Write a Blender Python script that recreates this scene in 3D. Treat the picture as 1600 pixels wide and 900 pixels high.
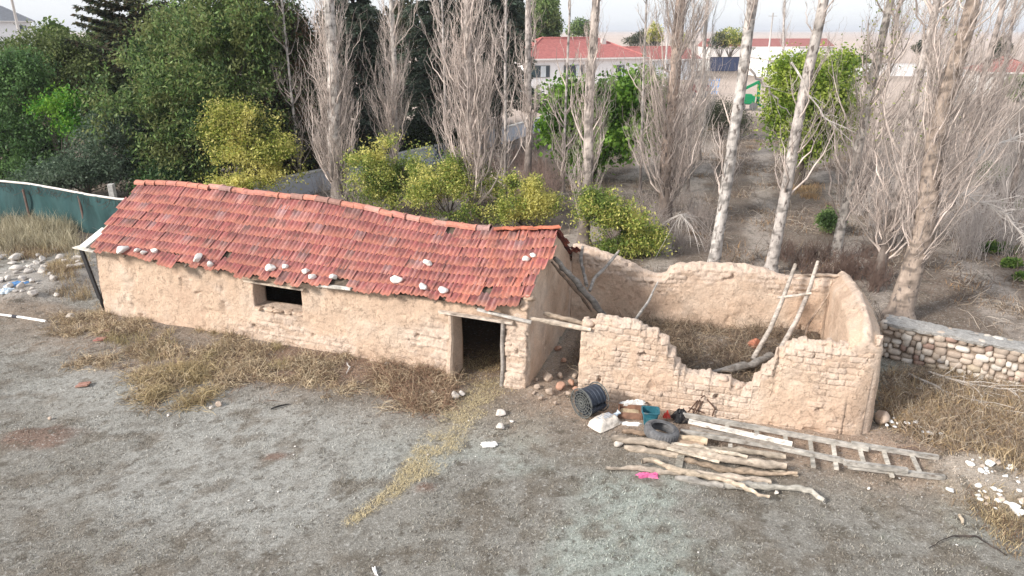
import bpy, math, random
import numpy as np
for o in list(bpy.data.objects): bpy.data.objects.remove(o)
S = bpy.context.scene
COL = S.collection
R = math.radians
# ------------------------------------------------------------------ camera, sky, sun, exposure
FPX, PITCH, CH = 1100.0, R(20.1), 7.5
cd = bpy.data.cameras.new('camera'); cam = bpy.data.objects.new('camera', cd); COL.objects.link(cam)
cam.location = (0, 0, CH); cam.rotation_euler = (R(90) - PITCH, 0, 0)
cd.sensor_width = 36; cd.lens = 36 * FPX / 1600; cd.clip_end = 40000; cd.clip_start = 0.1
S.camera = cam
SUN_EL, SUN_AZ = R(30), R(238)          # azimuth clockwise from +Y
w = bpy.data.worlds.new('World'); S.world = w; w.use_nodes = True
nt = w.node_tree; bg = nt.nodes['Background']
sky = nt.nodes.new('ShaderNodeTexSky'); sky.sky_type = 'NISHITA'; sky.sun_disc = False
sky.sun_elevation = SUN_EL; sky.sun_rotation = SUN_AZ
sky.air_density = 1.0; sky.dust_density = 1.5; sky.ozone_density = 1.0
veil = nt.nodes.new('ShaderNodeMixRGB'); veil.inputs[0].default_value = .72      # thin even cloud over the blue
wtc = nt.nodes.new('ShaderNodeTexCoord'); wmp = nt.nodes.new('ShaderNodeMapping'); wmp.inputs['Scale'].default_value = (1, 1, 9); nt.links.new(wtc.outputs['Generated'], wmp.inputs[0])
wn = nt.nodes.new('ShaderNodeTexNoise'); wn.inputs['Scale'].default_value = 2.2; wn.inputs['Detail'].default_value = 5; nt.links.new(wmp.outputs[0], wn.inputs[0])
wr = nt.nodes.new('ShaderNodeMixRGB'); wr.inputs[1].default_value = (7.6, 8.0, 8.7, 1); wr.inputs[2].default_value = (9.6, 9.7, 9.9, 1); nt.links.new(wn.outputs[0], wr.inputs[0])
nt.links.new(sky.outputs[0], veil.inputs[1]); nt.links.new(wr.outputs[0], veil.inputs[2])
nt.links.new(veil.outputs[0], bg.inputs[0]); bg.inputs[1].default_value = 0.09
sl = bpy.data.lights.new('sun', 'SUN'); sl.energy = 3.4; sl.angle = R(12); sl.color = (1, .93, .85)
so = bpy.data.objects.new('sun', sl); COL.objects.link(so); so.location = (0, 0, 30)
so.rotation_euler = (R(90) - SUN_EL, 0, math.pi - SUN_AZ)
S.view_settings.view_transform = 'Standard'; S.view_settings.look = 'None'
S.view_settings.exposure = 0.68; S.view_settings.gamma = 1
HAZE = 0.0003
S.render.resolution_x = 1024; S.render.resolution_y = 576

# ------------------------------------------------------------------ placing helpers
def ray(x, y):
    u = x - 800; v = y - 450
    return np.array([u, FPX*math.cos(PITCH) - v*math.sin(PITCH), -FPX*math.sin(PITCH) - v*math.cos(PITCH)])
CAM = np.array([0, 0, CH])
def at(x, y, z=0.0):
    d = ray(x, y); return CAM + d*(z - CH)/d[2]
def atY(x, y, Y):
    d = ray(x, y); return CAM + d*Y/d[1]
AN = R(19)
O = at(823, 607)
e1 = np.array([math.cos(AN), -math.sin(AN), 0]); e2 = np.array([math.sin(AN), math.cos(AN), 0])
def W(s, t, z=0.0):
    return O + np.multiply.outer(s, e1) + np.multiply.outer(t, e2) + np.multiply.outer(z, np.array([0, 0, 1.]))
def plane(x, y, t):
    d = ray(x, y); k = (t - (CAM - O) @ e2)/(d @ e2); P = CAM + k*d
    return float((P - O) @ e1), float(P[2])
# ------------------------------------------------------------------ numpy noise
def _h(i, j, k, s):
    n = (i.astype(np.int64)*374761393 + j.astype(np.int64)*668265263 + k.astype(np.int64)*2147483647 + s*1274126177) & 0xFFFFFFFF
    n = ((n ^ (n >> 13))*1274126177) & 0xFFFFFFFF
    n = ((n ^ (n >> 16))*2246822519) & 0xFFFFFFFF
    return ((n ^ (n >> 15)) & 0xFFFFFF)/float(0xFFFFFF)
def vn(P, sc=1.0, seed=0):
    P = np.asarray(P, float)*sc
    if P.shape[-1] == 2: P = np.concatenate([P, np.zeros(P.shape[:-1] + (1,))], -1)
    I = np.floor(P); Fr = P - I; Fr = Fr*Fr*(3 - 2*Fr)
    i, j, k = I[..., 0], I[..., 1], I[..., 2]; r = 0
    for a in (0, 1):
        for b in (0, 1):
            for c in (0, 1):
                wt = (Fr[..., 0] if a else 1 - Fr[..., 0])*(Fr[..., 1] if b else 1 - Fr[..., 1])*(Fr[..., 2] if c else 1 - Fr[..., 2])
                r = r + wt*_h(i + a, j + b, k + c, seed)
    return r*2 - 1
def fbm(P, sc=1.0, seed=0, o=4, g=.5):
    r = 0; a = 1; t = 0
    for q in range(o):
        r = r + a*vn(P, sc*2**q, seed + q*17); t += a; a *= g
    return r/t
def ss(a, b, x):
    t = np.clip((x - a)/(b - a), 0, 1); return t*t*(3 - 2*t)
# ------------------------------------------------------------------ object helpers
ORG = {}
def tag(o, label=None, cat=None, group=None, kind=None):
    if label: o['label'] = label
    if cat: o['category'] = cat
    if group: o['group'] = group
    if kind: o['kind'] = kind
    return o
def thing(name, label, cat, loc, group=None):
    o = bpy.data.objects.new(name, None); COL.objects.link(o); o.location = loc
    o.empty_display_size = .2
    ORG[o.name] = np.array(loc, float); return tag(o, label, cat, group)
def mesh(name, V, F, mat, col=None, smooth=False):
    V = np.asarray(V, float).reshape(-1, 3)
    me = bpy.data.meshes.new(name)
    if isinstance(F, np.ndarray):
        n, k = F.shape
        me.vertices.add(len(V)); me.vertices.foreach_set('co', V.ravel())
        me.loops.add(n*k); me.loops.foreach_set('vertex_index', F.ravel().astype(np.int32))
        me.polygons.add(n); me.polygons.foreach_set('loop_start', np.arange(0, n*k, k, dtype=np.int32))
        me.update(calc_edges=True)
    else:
        me.from_pydata([tuple(v) for v in V], [], [tuple(int(i) for i in f) for f in F]); me.update()
    if col is not None:
        col = np.asarray(col, float)
        if col.ndim == 1: col = np.tile(col, (len(V), 1))
        ca = me.color_attributes.new('Col', 'FLOAT_COLOR', 'POINT')
        ca.data.foreach_set('color', np.concatenate([col[:, :3], np.ones((len(V), 1))], 1).ravel())
    if smooth: me.polygons.foreach_set('use_smooth', np.ones(len(me.polygons), bool))
    me.materials.append(mat); me.validate(clean_customdata=False)
    return me
def obj(name, V, F, mat, parent=None, loc=None, col=None, smooth=False, **kw):
    V = np.asarray(V, float).reshape(-1, 3)
    if parent is not None: org = ORG[parent.name]
    else: org = np.array(loc if loc is not None else [V[:, 0].mean(), V[:, 1].mean(), V[:, 2].min()], float)
    o = bpy.data.objects.new(name, mesh(name, V - org, F, mat, col, smooth)); COL.objects.link(o)
    if parent is not None: o.parent = parent
    else: o.location = org
    ORG[o.name] = org
    return tag(o, **kw)
class B:                                       # mesh accumulator
    def __init__(s): s.V = []; s.F = []; s.C = []; s.n = 0
    def add(s, V, F, c=None):
        V = np.asarray(V, float).reshape(-1, 3)
        if isinstance(F, np.ndarray): F = F.tolist()
        s.F += [[i + s.n for i in f] for f in F]; s.V.append(V)
        cc = np.array([1, 1, 1.]) if c is None else np.asarray(c, float)
        s.C.append(np.tile(cc, (len(V), 1)) if cc.ndim == 1 else cc); s.n += len(V); return s
    def box(s, c, size, rot=None, col=None, jit=0, rng=None):
        V = np.array([[x, y, z] for x in (-.5, .5) for y in (-.5, .5) for z in (-.5, .5)])*np.array(size)
        if jit: V = V + (rng or np.random.default_rng(0)).uniform(-jit, jit, V.shape)
        if rot is not None: V = V @ np.asarray(rot).T
        return s.add(V + np.array(c), [[0, 1, 3, 2], [4, 6, 7, 5], [0, 4, 5, 1], [2, 3, 7, 6], [0, 2, 6, 4], [1, 5, 7, 3]], col)
    def beam(s, a, b, wd, th, col=None, up=(0, 0, 1)):       # squared timber from a to b
        a = np.array(a, float); b = np.array(b, float); d = b - a; L = np.linalg.norm(d); d /= L
        sd = np.cross(d, up); sd /= np.linalg.norm(sd); u = np.cross(sd, d)
        return s.box((a + b)/2, (L, wd, th), np.array([d, sd, u]).T, col)
    def tube(s, P, r, ns=8, col=None, cap=True, jit=0, seed=0):
        V, F = tubes(np.array([P], float), np.array([r if np.ndim(r) else [r]*len(P)], float), ns)
        if jit: V = V + (fbm(V, 9, seed, 2)*jit)[:, None]*np.array([1, 1, 1])
        F = F.tolist(); K = len(P)
        if cap: F += [list(range(ns))[::-1], [(K - 1)*ns + i for i in range(ns)]]
        return s.add(V, F, col)
    def out(s, name, mat, parent=None, **kw):
        if not s.V: return None
        col = np.concatenate(s.C)
        return obj(name, np.concatenate(s.V), s.F, mat, parent, col=col, **kw)
def tubes(P, Rd, ns=3):
    """batch of N tubes with K points each; P (N,K,3), Rd (N,K)"""
    N, K, _ = P.shape
    T = np.empty_like(P); T[:, 1:-1] = P[:, 2:] - P[:, :-2]; T[:, 0] = P[:, 1] - P[:, 0]; T[:, -1] = P[:, -1] - P[:, -2]
    T /= np.linalg.norm(T, axis=2, keepdims=True) + 1e-9
    D = P[:, -1] - P[:, 0]; D /= np.linalg.norm(D, axis=1, keepdims=True) + 1e-9
    up = np.where(np.abs(D[:, 2:3]) > .8, np.array([[1., .13, 0]]), np.array([[0, 0, 1.]]))
    A = np.cross(T, up[:, None, :]); A /= np.linalg.norm(A, axis=2, keepdims=True) + 1e-9
    Bn = np.cross(T, A)
    th = np.arange(ns)*2*math.pi/ns
    V = P[:, :, None, :] + Rd[:, :, None, None]*(A[:, :, None, :]*np.cos(th)[None, None, :, None] + Bn[:, :, None, :]*np.sin(th)[None, None, :, None])
    base = (np.arange(N)*K*ns)[:, None, None] + (np.arange(K - 1)*ns)[None, :, None]
    i = np.arange(ns)[None, None, :]; j = (i + 1) % ns
    F = np.stack([base + i, base + i + ns, base + j + ns, base + j], -1).reshape(-1, 4)
    return V.reshape(-1, 3), F
def ico(sub):
    import bmesh
    bm = bmesh.new(); bmesh.ops.create_icosphere(bm, subdivisions=sub, radius=1)
    V = np.array([v.co[:] for v in bm.verts]); F = np.array([[v.index for v in f.verts] for f in bm.faces]); bm.free()
    return V, F
ICO2 = ico(2); ICO3 = ico(3)
def rock_v(seed, size, I=ICO2, rough=.16, ang=2):
    V = I[0].copy(); rg = np.random.default_rng(seed)
    for _ in range(7*ang):                                # cut planes for facets
        n = rg.normal(size=3); n /= np.linalg.norm(n); d = rg.uniform(.52, .85)
        k = V @ n - d; V = V - np.clip(k, 0, None)[:, None]*n*.97
    V = V*(1 + rough*fbm(V + seed*3.1, 1.6, seed, 3))[:, None]
    a = rg.uniform(0, 6.28); c, s_ = math.cos(a), math.sin(a)
    V = V*np.array(size)
    return V @ np.array([[c, s_, 0], [-s_, c, 0], [0, 0, 1]])

# ------------------------------------------------------------------ materials
def mat(name, col=(.5, .5, .5), attr=False, var=.3, sc=6, bump=.3, bsc=30, bd=.01, rough=.85, metal=0, trans=0, streak=None, spec=.3, var2=0, sc2=1.2, tint=None):
    m = bpy.data.materials.new(name); m.use_nodes = True; n = m.node_tree; N = n.nodes; L = n.links
    p = N['Principled BSDF']; p.inputs['Roughness'].default_value = rough; p.inputs['Metallic'].default_value = metal
    p.inputs['Specular IOR Level'].default_value = spec
    tc = N.new('ShaderNodeTexCoord'); mp = N.new('ShaderNodeMapping'); L.new(tc.outputs['Object'], mp.inputs[0])
    if streak: mp.inputs['Scale'].default_value = streak
    def noise(s, d=6, r=.65):
        t = N.new('ShaderNodeTexNoise'); t.inputs['Scale'].default_value = s; t.inputs['Detail'].default_value = d
        t.inputs['Roughness'].default_value = r; L.new(mp.outputs[0], t.inputs[0]); return t
    if attr:
        a = N.new('ShaderNodeAttribute'); a.attribute_name = 'Col'; c = a.outputs['Color']
    else:
        rgb = N.new('ShaderNodeRGB'); rgb.outputs[0].default_value = (*col, 1); c = rgb.outputs[0]
    def mulr(c, t, lo, hi, tc_=None):
        mr = N.new('ShaderNodeMapRange'); mr.inputs[1].default_value = .3; mr.inputs[2].default_value = .7
        mr.inputs[3].default_value = lo; mr.inputs[4].default_value = hi; L.new(t.outputs[0], mr.inputs[0])
        mx = N.new('ShaderNodeVectorMath'); mx.operation = 'SCALE'; L.new(c, mx.inputs[0]); L.new(mr.outputs[0], mx.inputs['Scale'])
        return mx.outputs[0]
    if var: c = mulr(c, noise(sc), 1 - var, 1 + var)
    if var2: c = mulr(c, noise(sc2, 3), 1 - var2, 1 + var2)
    for tint in ([tint] if isinstance(tint, tuple) else (tint or [])):
        t = noise(tint[1], 6, .6); mr = N.new('ShaderNodeMapRange'); mr.inputs[1].default_value = tint[2]; mr.inputs[2].default_value = tint[2] + .10; mr.inputs[4].default_value = tint[3] if len(tint) > 3 else 1; L.new(t.outputs[0], mr.inputs[0])
        mx = N.new('ShaderNodeMix'); mx.data_type = 'RGBA'; L.new(mr.outputs[0], mx.inputs[0]); L.new(c, mx.inputs[6]); mx.inputs[7].default_value = (*tint[0], 1); c = mx.outputs[2]
    L.new(c, p.inputs['Base Color'])
    if bump:
        bt = noise(bsc, 8, .7); b = N.new('ShaderNodeBump'); b.inputs['Strength'].default_value = bump; b.inputs['Distance'].default_value = bd
        L.new(bt.outputs[0], b.inputs['Height']); L.new(b.outputs[0], p.inputs['Normal'])
    if trans:
        tr = N.new('ShaderNodeBsdfTranslucent'); L.new(c, tr.inputs[0]); ms = N.new('ShaderNodeMixShader'); ms.inputs[0].default_value = trans
        L.new(p.outputs[0], ms.inputs[1]); L.new(tr.outputs[0], ms.inputs[2]); L.new(ms.outputs[0], N['Material Output'].inputs[0])
    return m
M = {}
M['leaf'] = mat('leaf', attr=True, var=0, bump=0, trans=.42, rough=.55)
M['bark_pale'] = mat('bark_pale', attr=True, var=.35, sc=5, bump=.8, bsc=16, bd=.03, streak=(1, 1, .45), tint=((.13, .11, .10), 9, .54))
M['bark_twig'] = mat('bark_twig', attr=True, var=.25, sc=3, bump=0)
M['bark_dark'] = mat('bark_dark', (.10, .08, .065), var=.4, sc=6, bump=.9, bsc=14, bd=.04, streak=(1, 1, .3))
M['stone'] = mat('stone', attr=True, var=.22, sc=9, bump=.6, bsc=25, bd=.02)
M['tile'] = mat('tile', attr=True, var=.22, sc=14, bump=.4, bsc=60, bd=.006, rough=.85, var2=.14, sc2=1.3, tint=[((.12, .065, .058), 4, .56, .6), ((.46, .33, .30), 30, .62, .5)])
M['wood_grey'] = mat('wood_grey', attr=True, var=.35, sc=14, bump=.9, bsc=30, bd=.015, var2=.3, sc2=3.5, streak=(.5, 1, 1), tint=[((.13, .10, .08), 9, .58, .75)])
M['plain'] = mat('plain', attr=True, var=.12, sc=8, bump=.15, bsc=30)
M['dirty'] = mat('dirty', attr=True, var=.25, sc=9, bump=.5, bsc=20, bd=.01, var2=.2, sc2=2.5)
M['rubber'] = mat('rubber', (.13, .13, .135), var=.4, sc=9, bump=.4, bsc=50, bd=.005, rough=.8)
M['black_plastic'] = mat('black_plastic', (.022, .024, .028), var=.3, sc=30, bump=.3, bsc=60, rough=.5)
M['rust'] = mat('rust', (.09, .05, .035), var=.4, sc=20, bump=.4, rough=.8)
M['plastic'] = mat('plastic', attr=True, var=.3, sc=9, tint=[((.28, .23, .18), 6, .56, .6)], bump=.5, bsc=9, bd=.02, rough=.5)
M['render'] = mat('render', attr=True, var=.08, sc=3, bump=.2, bsc=20, bd=.01)
M['rooffar'] = mat('rooffar', attr=True, var=.22, sc=2.5, bump=.6, bsc=5, bd=.05)
M['glass'] = mat('glass', (.05, .07, .09), var=0, bump=0, rough=.08, spec=.8)
M['straw'] = mat('straw', attr=True, var=0, bump=0, rough=.8, trans=.15)
M['net'] = mat('net', (.026, .07, .072), var=.4, sc=1.5, bump=.4, bsc=8, bd=.05, rough=.8, streak=(1, 1, .3))
M['cap'] = mat('cap', attr=True, var=.3, sc=12, bump=1, bsc=30, bd=.03, var2=.3, sc2=45, tint=[((.18, .16, .14), 7, .56, .7)])
def adobe_mat():
    m = mat('adobe', attr=True, var=.10, sc=2.2, bump=0, var2=.15, sc2=26, rough=.95, spec=.1)
    n = m.node_tree; N = n.nodes; L = n.links; p = N['Principled BSDF']
    tc = N.new('ShaderNodeTexCoord')
    t1 = N.new('ShaderNodeTexNoise'); t1.inputs['Scale'].default_value = 16; t1.inputs['Detail'].default_value = 9; t1.inputs['Roughness'].default_value = .72
    t2 = N.new('ShaderNodeTexNoise'); t2.inputs['Scale'].default_value = 5; t2.inputs['Detail'].default_value = 4
    ad = N.new('ShaderNodeMixRGB'); ad.inputs[0].default_value = .35
    for t in (t1, t2): L.new(tc.outputs['Object'], t.inputs[0])
    t2.inputs['Scale'].default_value = 3.4; t2.inputs['Detail'].default_value = 6; t2.inputs['Roughness'].default_value = .6
    sb = N.new('ShaderNodeMath'); sb.operation = 'SUBTRACT'; L.new(t2.outputs[0], sb.inputs[0]); sb.inputs[1].default_value = .5
    ab = N.new('ShaderNodeMath'); ab.operation = 'ABSOLUTE'; L.new(sb.outputs[0], ab.inputs[0])
    cr = N.new('ShaderNodeMapRange'); cr.inputs[1].default_value = 0; cr.inputs[2].default_value = .008; cr.inputs[3].default_value = 0; cr.inputs[4].default_value = 1; L.new(ab.outputs[0], cr.inputs[0])
    t3 = N.new('ShaderNodeTexNoise'); t3.inputs['Scale'].default_value = 1.9; L.new(tc.outputs['Object'], t3.inputs[0])
    mk = N.new('ShaderNodeMapRange'); mk.inputs[1].default_value = .47; mk.inputs[2].default_value = .53; L.new(t3.outputs[0], mk.inputs[0])
    mx = N.new('ShaderNodeMath'); mx.operation = 'MAXIMUM'; L.new(cr.outputs[0], mx.inputs[0]); L.new(mk.outputs[0], mx.inputs[1])
    b1 = N.new('ShaderNodeBump'); b1.inputs['Strength'].default_value = .9; b1.inputs['Distance'].default_value = .05; L.new(t1.outputs[0], b1.inputs['Height'])
    b2 = N.new('ShaderNodeBump'); b2.inputs['Strength'].default_value = .8; b2.inputs['Distance'].default_value = .02; L.new(mx.outputs[0], b2.inputs['Height']); L.new(b1.outputs[0], b2.inputs['Normal'])
    L.new(b2.outputs[0], p.inputs['Normal'])
    return m
M['adobe'] = adobe_mat()

# ------------------------------------------------------------------ ground
def axis(segs):
    out = []
    for a, b, d in segs: out.append(np.arange(a, b, d))
    return np.unique(np.round(np.concatenate(out), 3))
gx = np.concatenate([-np.geomspace(6000, 42, 26), np.arange(-40, -16, .5), np.arange(-16, 16, .11), np.arange(16, 40, .5), np.geomspace(42, 6000, 26)])
gy = np.concatenate([-np.geomspace(3000, 30, 10), np.arange(-20, 5, 1.0), np.arange(5, 24, .11), np.arange(24, 45, .35), np.arange(45, 110, 1.5), np.geomspace(111, 8500, 40)])
def loc_st(P):
    d = P[..., :2] - O[:2]; return d @ e1[:2], d @ e2[:2]
def blob(P, px, py, rx, ry, seed=0, ns=2.5, amp=.35):
    """soft irregular patch mask centred on the ground point seen at a pixel"""
    c = at(px, py); d = P[..., :2] - c[:2]
    q = np.sqrt((d[..., 0]/rx)**2 + (d[..., 1]/ry)**2) + amp*fbm(P[..., :2], ns, seed, 3)
    return 1 - ss(.6, 1.15, q)
MOUNDS = [(58, 682, .75, .38, .06), (665, 762, .22, .17, .03), (430, 712, .28, .2, .02), (1545, 745, 1.0, .9, .16), (60, 445, 1.6, 2.2, .22), (845, 600, .5, .6, .08), (1540, 640, 1.5, .9, .08), (985, 660, .4, .3, .02)]
def ground_z(P):
    s, t = loc_st(P)
    n = fbm(P[..., :2], .35, 3, 3)*.07 + fbm(P[..., :2], 3.5, 9, 3)*.012
    near = (1 - ss(40, 60, P[..., 1]))
    z = n*near
    for px, py, rx, ry, h in MOUNDS:
        z = z + h*blob(P, px, py, rx, ry, int(px), 2.0, .25)
    inside = ss(.4, .9, s)*(1 - ss(6.2, 6.6, s))*ss(.7, 1.2, t)*(1 - ss(4.8, 5.2, t))
    z = z + inside*(.10 + .18*fbm(P[..., :2], .9, 31, 3) + .2*ss(2.2, 4.0, t))
    # low bank of earth against the front of the barn
    z = z + .07*ss(-13.4, -12, s)*(1 - ss(-2.4, -1.8, s))*ss(-1.0, -.2, t)*(1 - ss(0.2, .5, t))
    barn = (s > -12.9)*(s < .1)*(t > -.1)*(t < 4.1)
    z = np.where(barn*(t > .35), 0.02, z)
    z = z + .03*(1 - ss(20, 30, P[..., 1]))*0
    return z
def C3(*c): return np.array(c, float)
def lerp(a, b, m): return a + (b - a)*np.asarray(m)[..., None]
def ground_col(P):
    """albedo of bare earth, dead turf and straw by place"""
    s, t = loc_st(P); q = P[..., :2]; Y = P[..., 1]; X = P[..., 0]
    n1 = fbm(q, .5, 5, 4); n2 = fbm(q, 2.4, 15, 4); n3 = fbm(q*np.array([1, 1.8]), 7, 25, 3)
    n4 = fbm(q, 3.5, 65, 4); c = np.broadcast_to(C3(.25, .238, .212), P.shape[:-1] + (3,)).copy()
    c = lerp(c, lerp(np.broadcast_to(C3(.34, .335, .31), c.shape), C3(.325, .35, .315), ss(-4, 2, X)), ss(-.25, .35, n1 + .35*n2 + .35*n4))                      # pale frosted turf
    c = lerp(c, C3(.17, .145, .115), .7*ss(.05, .35, n2*.5 + n4*.7 - .4*n1))
    c = lerp(c, C3(.12, .105, .085), .4*ss(.12, .38, n3 + .35*n2))
    # browner earth towards the walls
    nearwall = ss(-3.0, -.6, t + .8*n1)*(1 - ss(.2, .6, t))
    c = lerp(c, C3(.255, .20, .155)*(1 + .35*n2[..., None]), .75*nearwall)
    c = lerp(c, C3(.40, .30, .23)*(1 + .2*n2[..., None]), .8*ss(.7, 2, s)*(1 - ss(7.2, 8.6, s))*ss(-1.6, -.5, t + .3*n2)*(1 - ss(.6, .9, t)))
    c = lerp(c, C3(.34, .26, .20)*(1 + .2*n2[..., None]), .8*ss(-.2, .2, s)*(1 - ss(1.1, 1.5, s))*ss(-1.0, -.2, t + .4*n2)*(1 - ss(4, 4.5, t)))
    # reddish bare earth under the weeds by the barn
    c = lerp(c, C3(.21, .14, .10)*(1 + .3*n2[..., None]), .8*blob(P, 480, 575, 5.2, 1.0, 4, 1.2, .4))
    # garden side
    gard = ss(4.0, 5.2, t + .4*n1)
    left = 1 - ss(-14.5, -13.2, s)
    g = C3(.185, .148, .12)*(1 + .25*n1 + .3*n2)[..., None]
    tr = np.sin((X*.95 - Y*.32)*1.9 + 1.2*n1)
    g = lerp(g, C3(.38, .335, .295), .7*ss(.1, .8, tr + .5*n2)*(1 - ss(45, 60, Y)))
    g = lerp(g, C3(.14, .115, .095), .7*ss(.05, .35, n2*.6 + .5*fbm(q*np.array([1.2, .5]), 1.1, 44, 4)))
    c = lerp(c, g, gard)
    # right-hand rough grass corner
    c = lerp(c, C3(.23, .185, .13)*(1 + .3*n2[..., None]), ss(7.6, 9.2, s + .5*n1)*ss(-2.2, -1.2, t + .3*n1)*(1 - gard))
    inside = ss(.3, .5, s)*(1 - ss(6.3, 6.6, s))*ss(.5, .8, t)*(1 - gard*0)*(1 - ss(4.8, 5, t))
    c = lerp(c, C3(.20, .16, .13)*(1 + .3*n2[..., None]), .85*inside)
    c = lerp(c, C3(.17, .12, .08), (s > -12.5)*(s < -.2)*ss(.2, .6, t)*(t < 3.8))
    # left rubble
    c = lerp(c, C3(.36, .33, .30), .75*blob(P, 60, 440, 2.2, 2.8, 8, 1.5, .4))
    # pale yard and fields in the distance
    c = lerp(c, C3(.50, .41, .35)*(1 + .06*n1[..., None]), ss(58, 66, Y - .25*X + 4*n1)*(1 - ss(112, 135, Y)))
    c = lerp(c, C3(.55, .45, .39)*(1 + .12*fbm(q, .01, 77, 3)[..., None]), ss(130, 200, Y))
    # bare-earth patches in the turf
    for px, py, rx, ry in ((58, 682, .85, .42), (665, 762, .22, .16), (430, 712, .3, .17), (1425, 705, .35, .2)):
        c = lerp(c, C3(.20, .135, .105), .85*blob(P, px, py, rx, ry, int(px) + 1, 3.5, .35))
    c = lerp(c, C3(.46, .40, .34), .8*blob(P, 1545, 745, 1.0, .8, 12, 2, .35))
    tm = trail(P); c = lerp(c, C3(.38, .32, .22), .3*tm)
    return np.clip(c, .02, .9)
TR = [at(765, 605), at(735, 640), at(700, 680), at(660, 730), at(620, 765), at(585, 790), at(548, 815)]
TRW = [.38, .36, .34, .28, .2, .15, .13]
def trail(P):
    best = np.zeros(P.shape[:-1])
    for k in range(len(TR) - 1):
        a = TR[k][:2]; b = TR[k + 1][:2]; d = b - a; L2 = d @ d
        u = np.clip(((P[..., :2] - a) @ d)/L2, 0, 1); q = a + u[..., None]*d
        dist = np.linalg.norm(P[..., :2] - q, axis=-1); wd = TRW[k] + (TRW[k + 1] - TRW[k])*u
        best = np.maximum(best, 1 - ss(.45, 1.6, dist/wd + .7*fbm(P[..., :2], 2.2, 51, 4)))
    return best
GX, GY = np.meshgrid(gx, gy, indexing='ij'); GP = np.stack([GX, GY, 0*GX], -1)
GP[..., 2] = ground_z(GP); nx, ny = GX.shape
ii, jj = np.meshgrid(np.arange(nx - 1), np.arange(ny - 1), indexing='ij')
gF = np.stack([ii*ny + jj, (ii + 1)*ny + jj, (ii + 1)*ny + jj + 1, ii*ny + jj + 1], -1).reshape(-1, 4)
def ground_mat():
    m = mat('ground_earth', attr=True, var=.30, sc=22, bump=1, bsc=45, bd=.03, rough=.95, spec=.1, var2=.42, sc2=60, tint=[((.11, .095, .075), 2.6, .56, .75), ((.09, .075, .06), 8, .57, .7), ((.52, .51, .48), 17, .57, .55)])
    return m
M['ground'] = ground_mat()
obj('ground', GP, gF, M['ground'], loc=(0, 0, 0), col=ground_col(GP).reshape(-1, 3), smooth=True, kind='structure')
# low hills on the horizon
hx = np.linspace(-3500, 4500, 90); V = []; 
for r_, (yy, f) in enumerate(((5200, 0), (5700, .6), (6400, 1), (7200, .9))):
    for x in hx: V.append([x, yy + 300*math.sin(x*.0011), -1 + f*max(2, 14 + 12*float(vn(np.array([[x, 7.]]), .0012, 3)[0]))])
k = len(hx); F = [[r*k + i, r*k + i + 1, (r + 1)*k + i + 1, (r + 1)*k + i] for r in range(3) for i in range(k - 1)]
M['hill'] = mat('hill_earth', (.30, .31, .32), var=.2, sc=.004, bump=0)
obj('distant_hills', V, F, M['hill'], loc=(0, 5200, 0), smooth=True, kind='structure')

# ------------------------------------------------------------------ adobe walls
ACOL = C3(.60, .45, .34)
def adobe_color(P, seed=0, bare=None):
    n = fbm(P, 1.1, seed + 40, 4); n2 = fbm(P, 5, seed + 44, 3)
    c = lerp(np.broadcast_to(ACOL, P.shape).copy(), C3(.64, .52, .42), ss(-.1, .5, n))
    c = lerp(c, C3(.47, .335, .25), .6*ss(.1, .6, -n + .4*n2))
    if bare is not None: c = lerp(c, C3(.61, .495, .41), .75*bare)
    return c*(1 + .10*n2)[..., None]
def brick(a, z, seed, bw=.31, bh=.125):
    """relief of worn mud bricks along a wall: 0 in the joints, 1 on the faces, plus one random number for each brick"""
    wa = a + .06*fbm(np.stack([a, z], -1), 2.5, seed, 3); wz = z + .03*fbm(np.stack([a, z], -1), 2.0, seed + 5, 3)
    r = np.floor(wz/bh); fz = wz/bh - r; xa = wa/bw + .5*(r % 2) + .2*_h(r, r*0, r*0, seed); k = np.floor(xa); fa = xa - k
    da = np.minimum(fa, 1 - fa)*bw; dz = np.minimum(fz, 1 - fz)*bh
    rnd = _h(r, k, r*0, seed + 9)
    return ss(.0, .02, np.minimum(da, dz*1.2)), rnd
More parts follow.
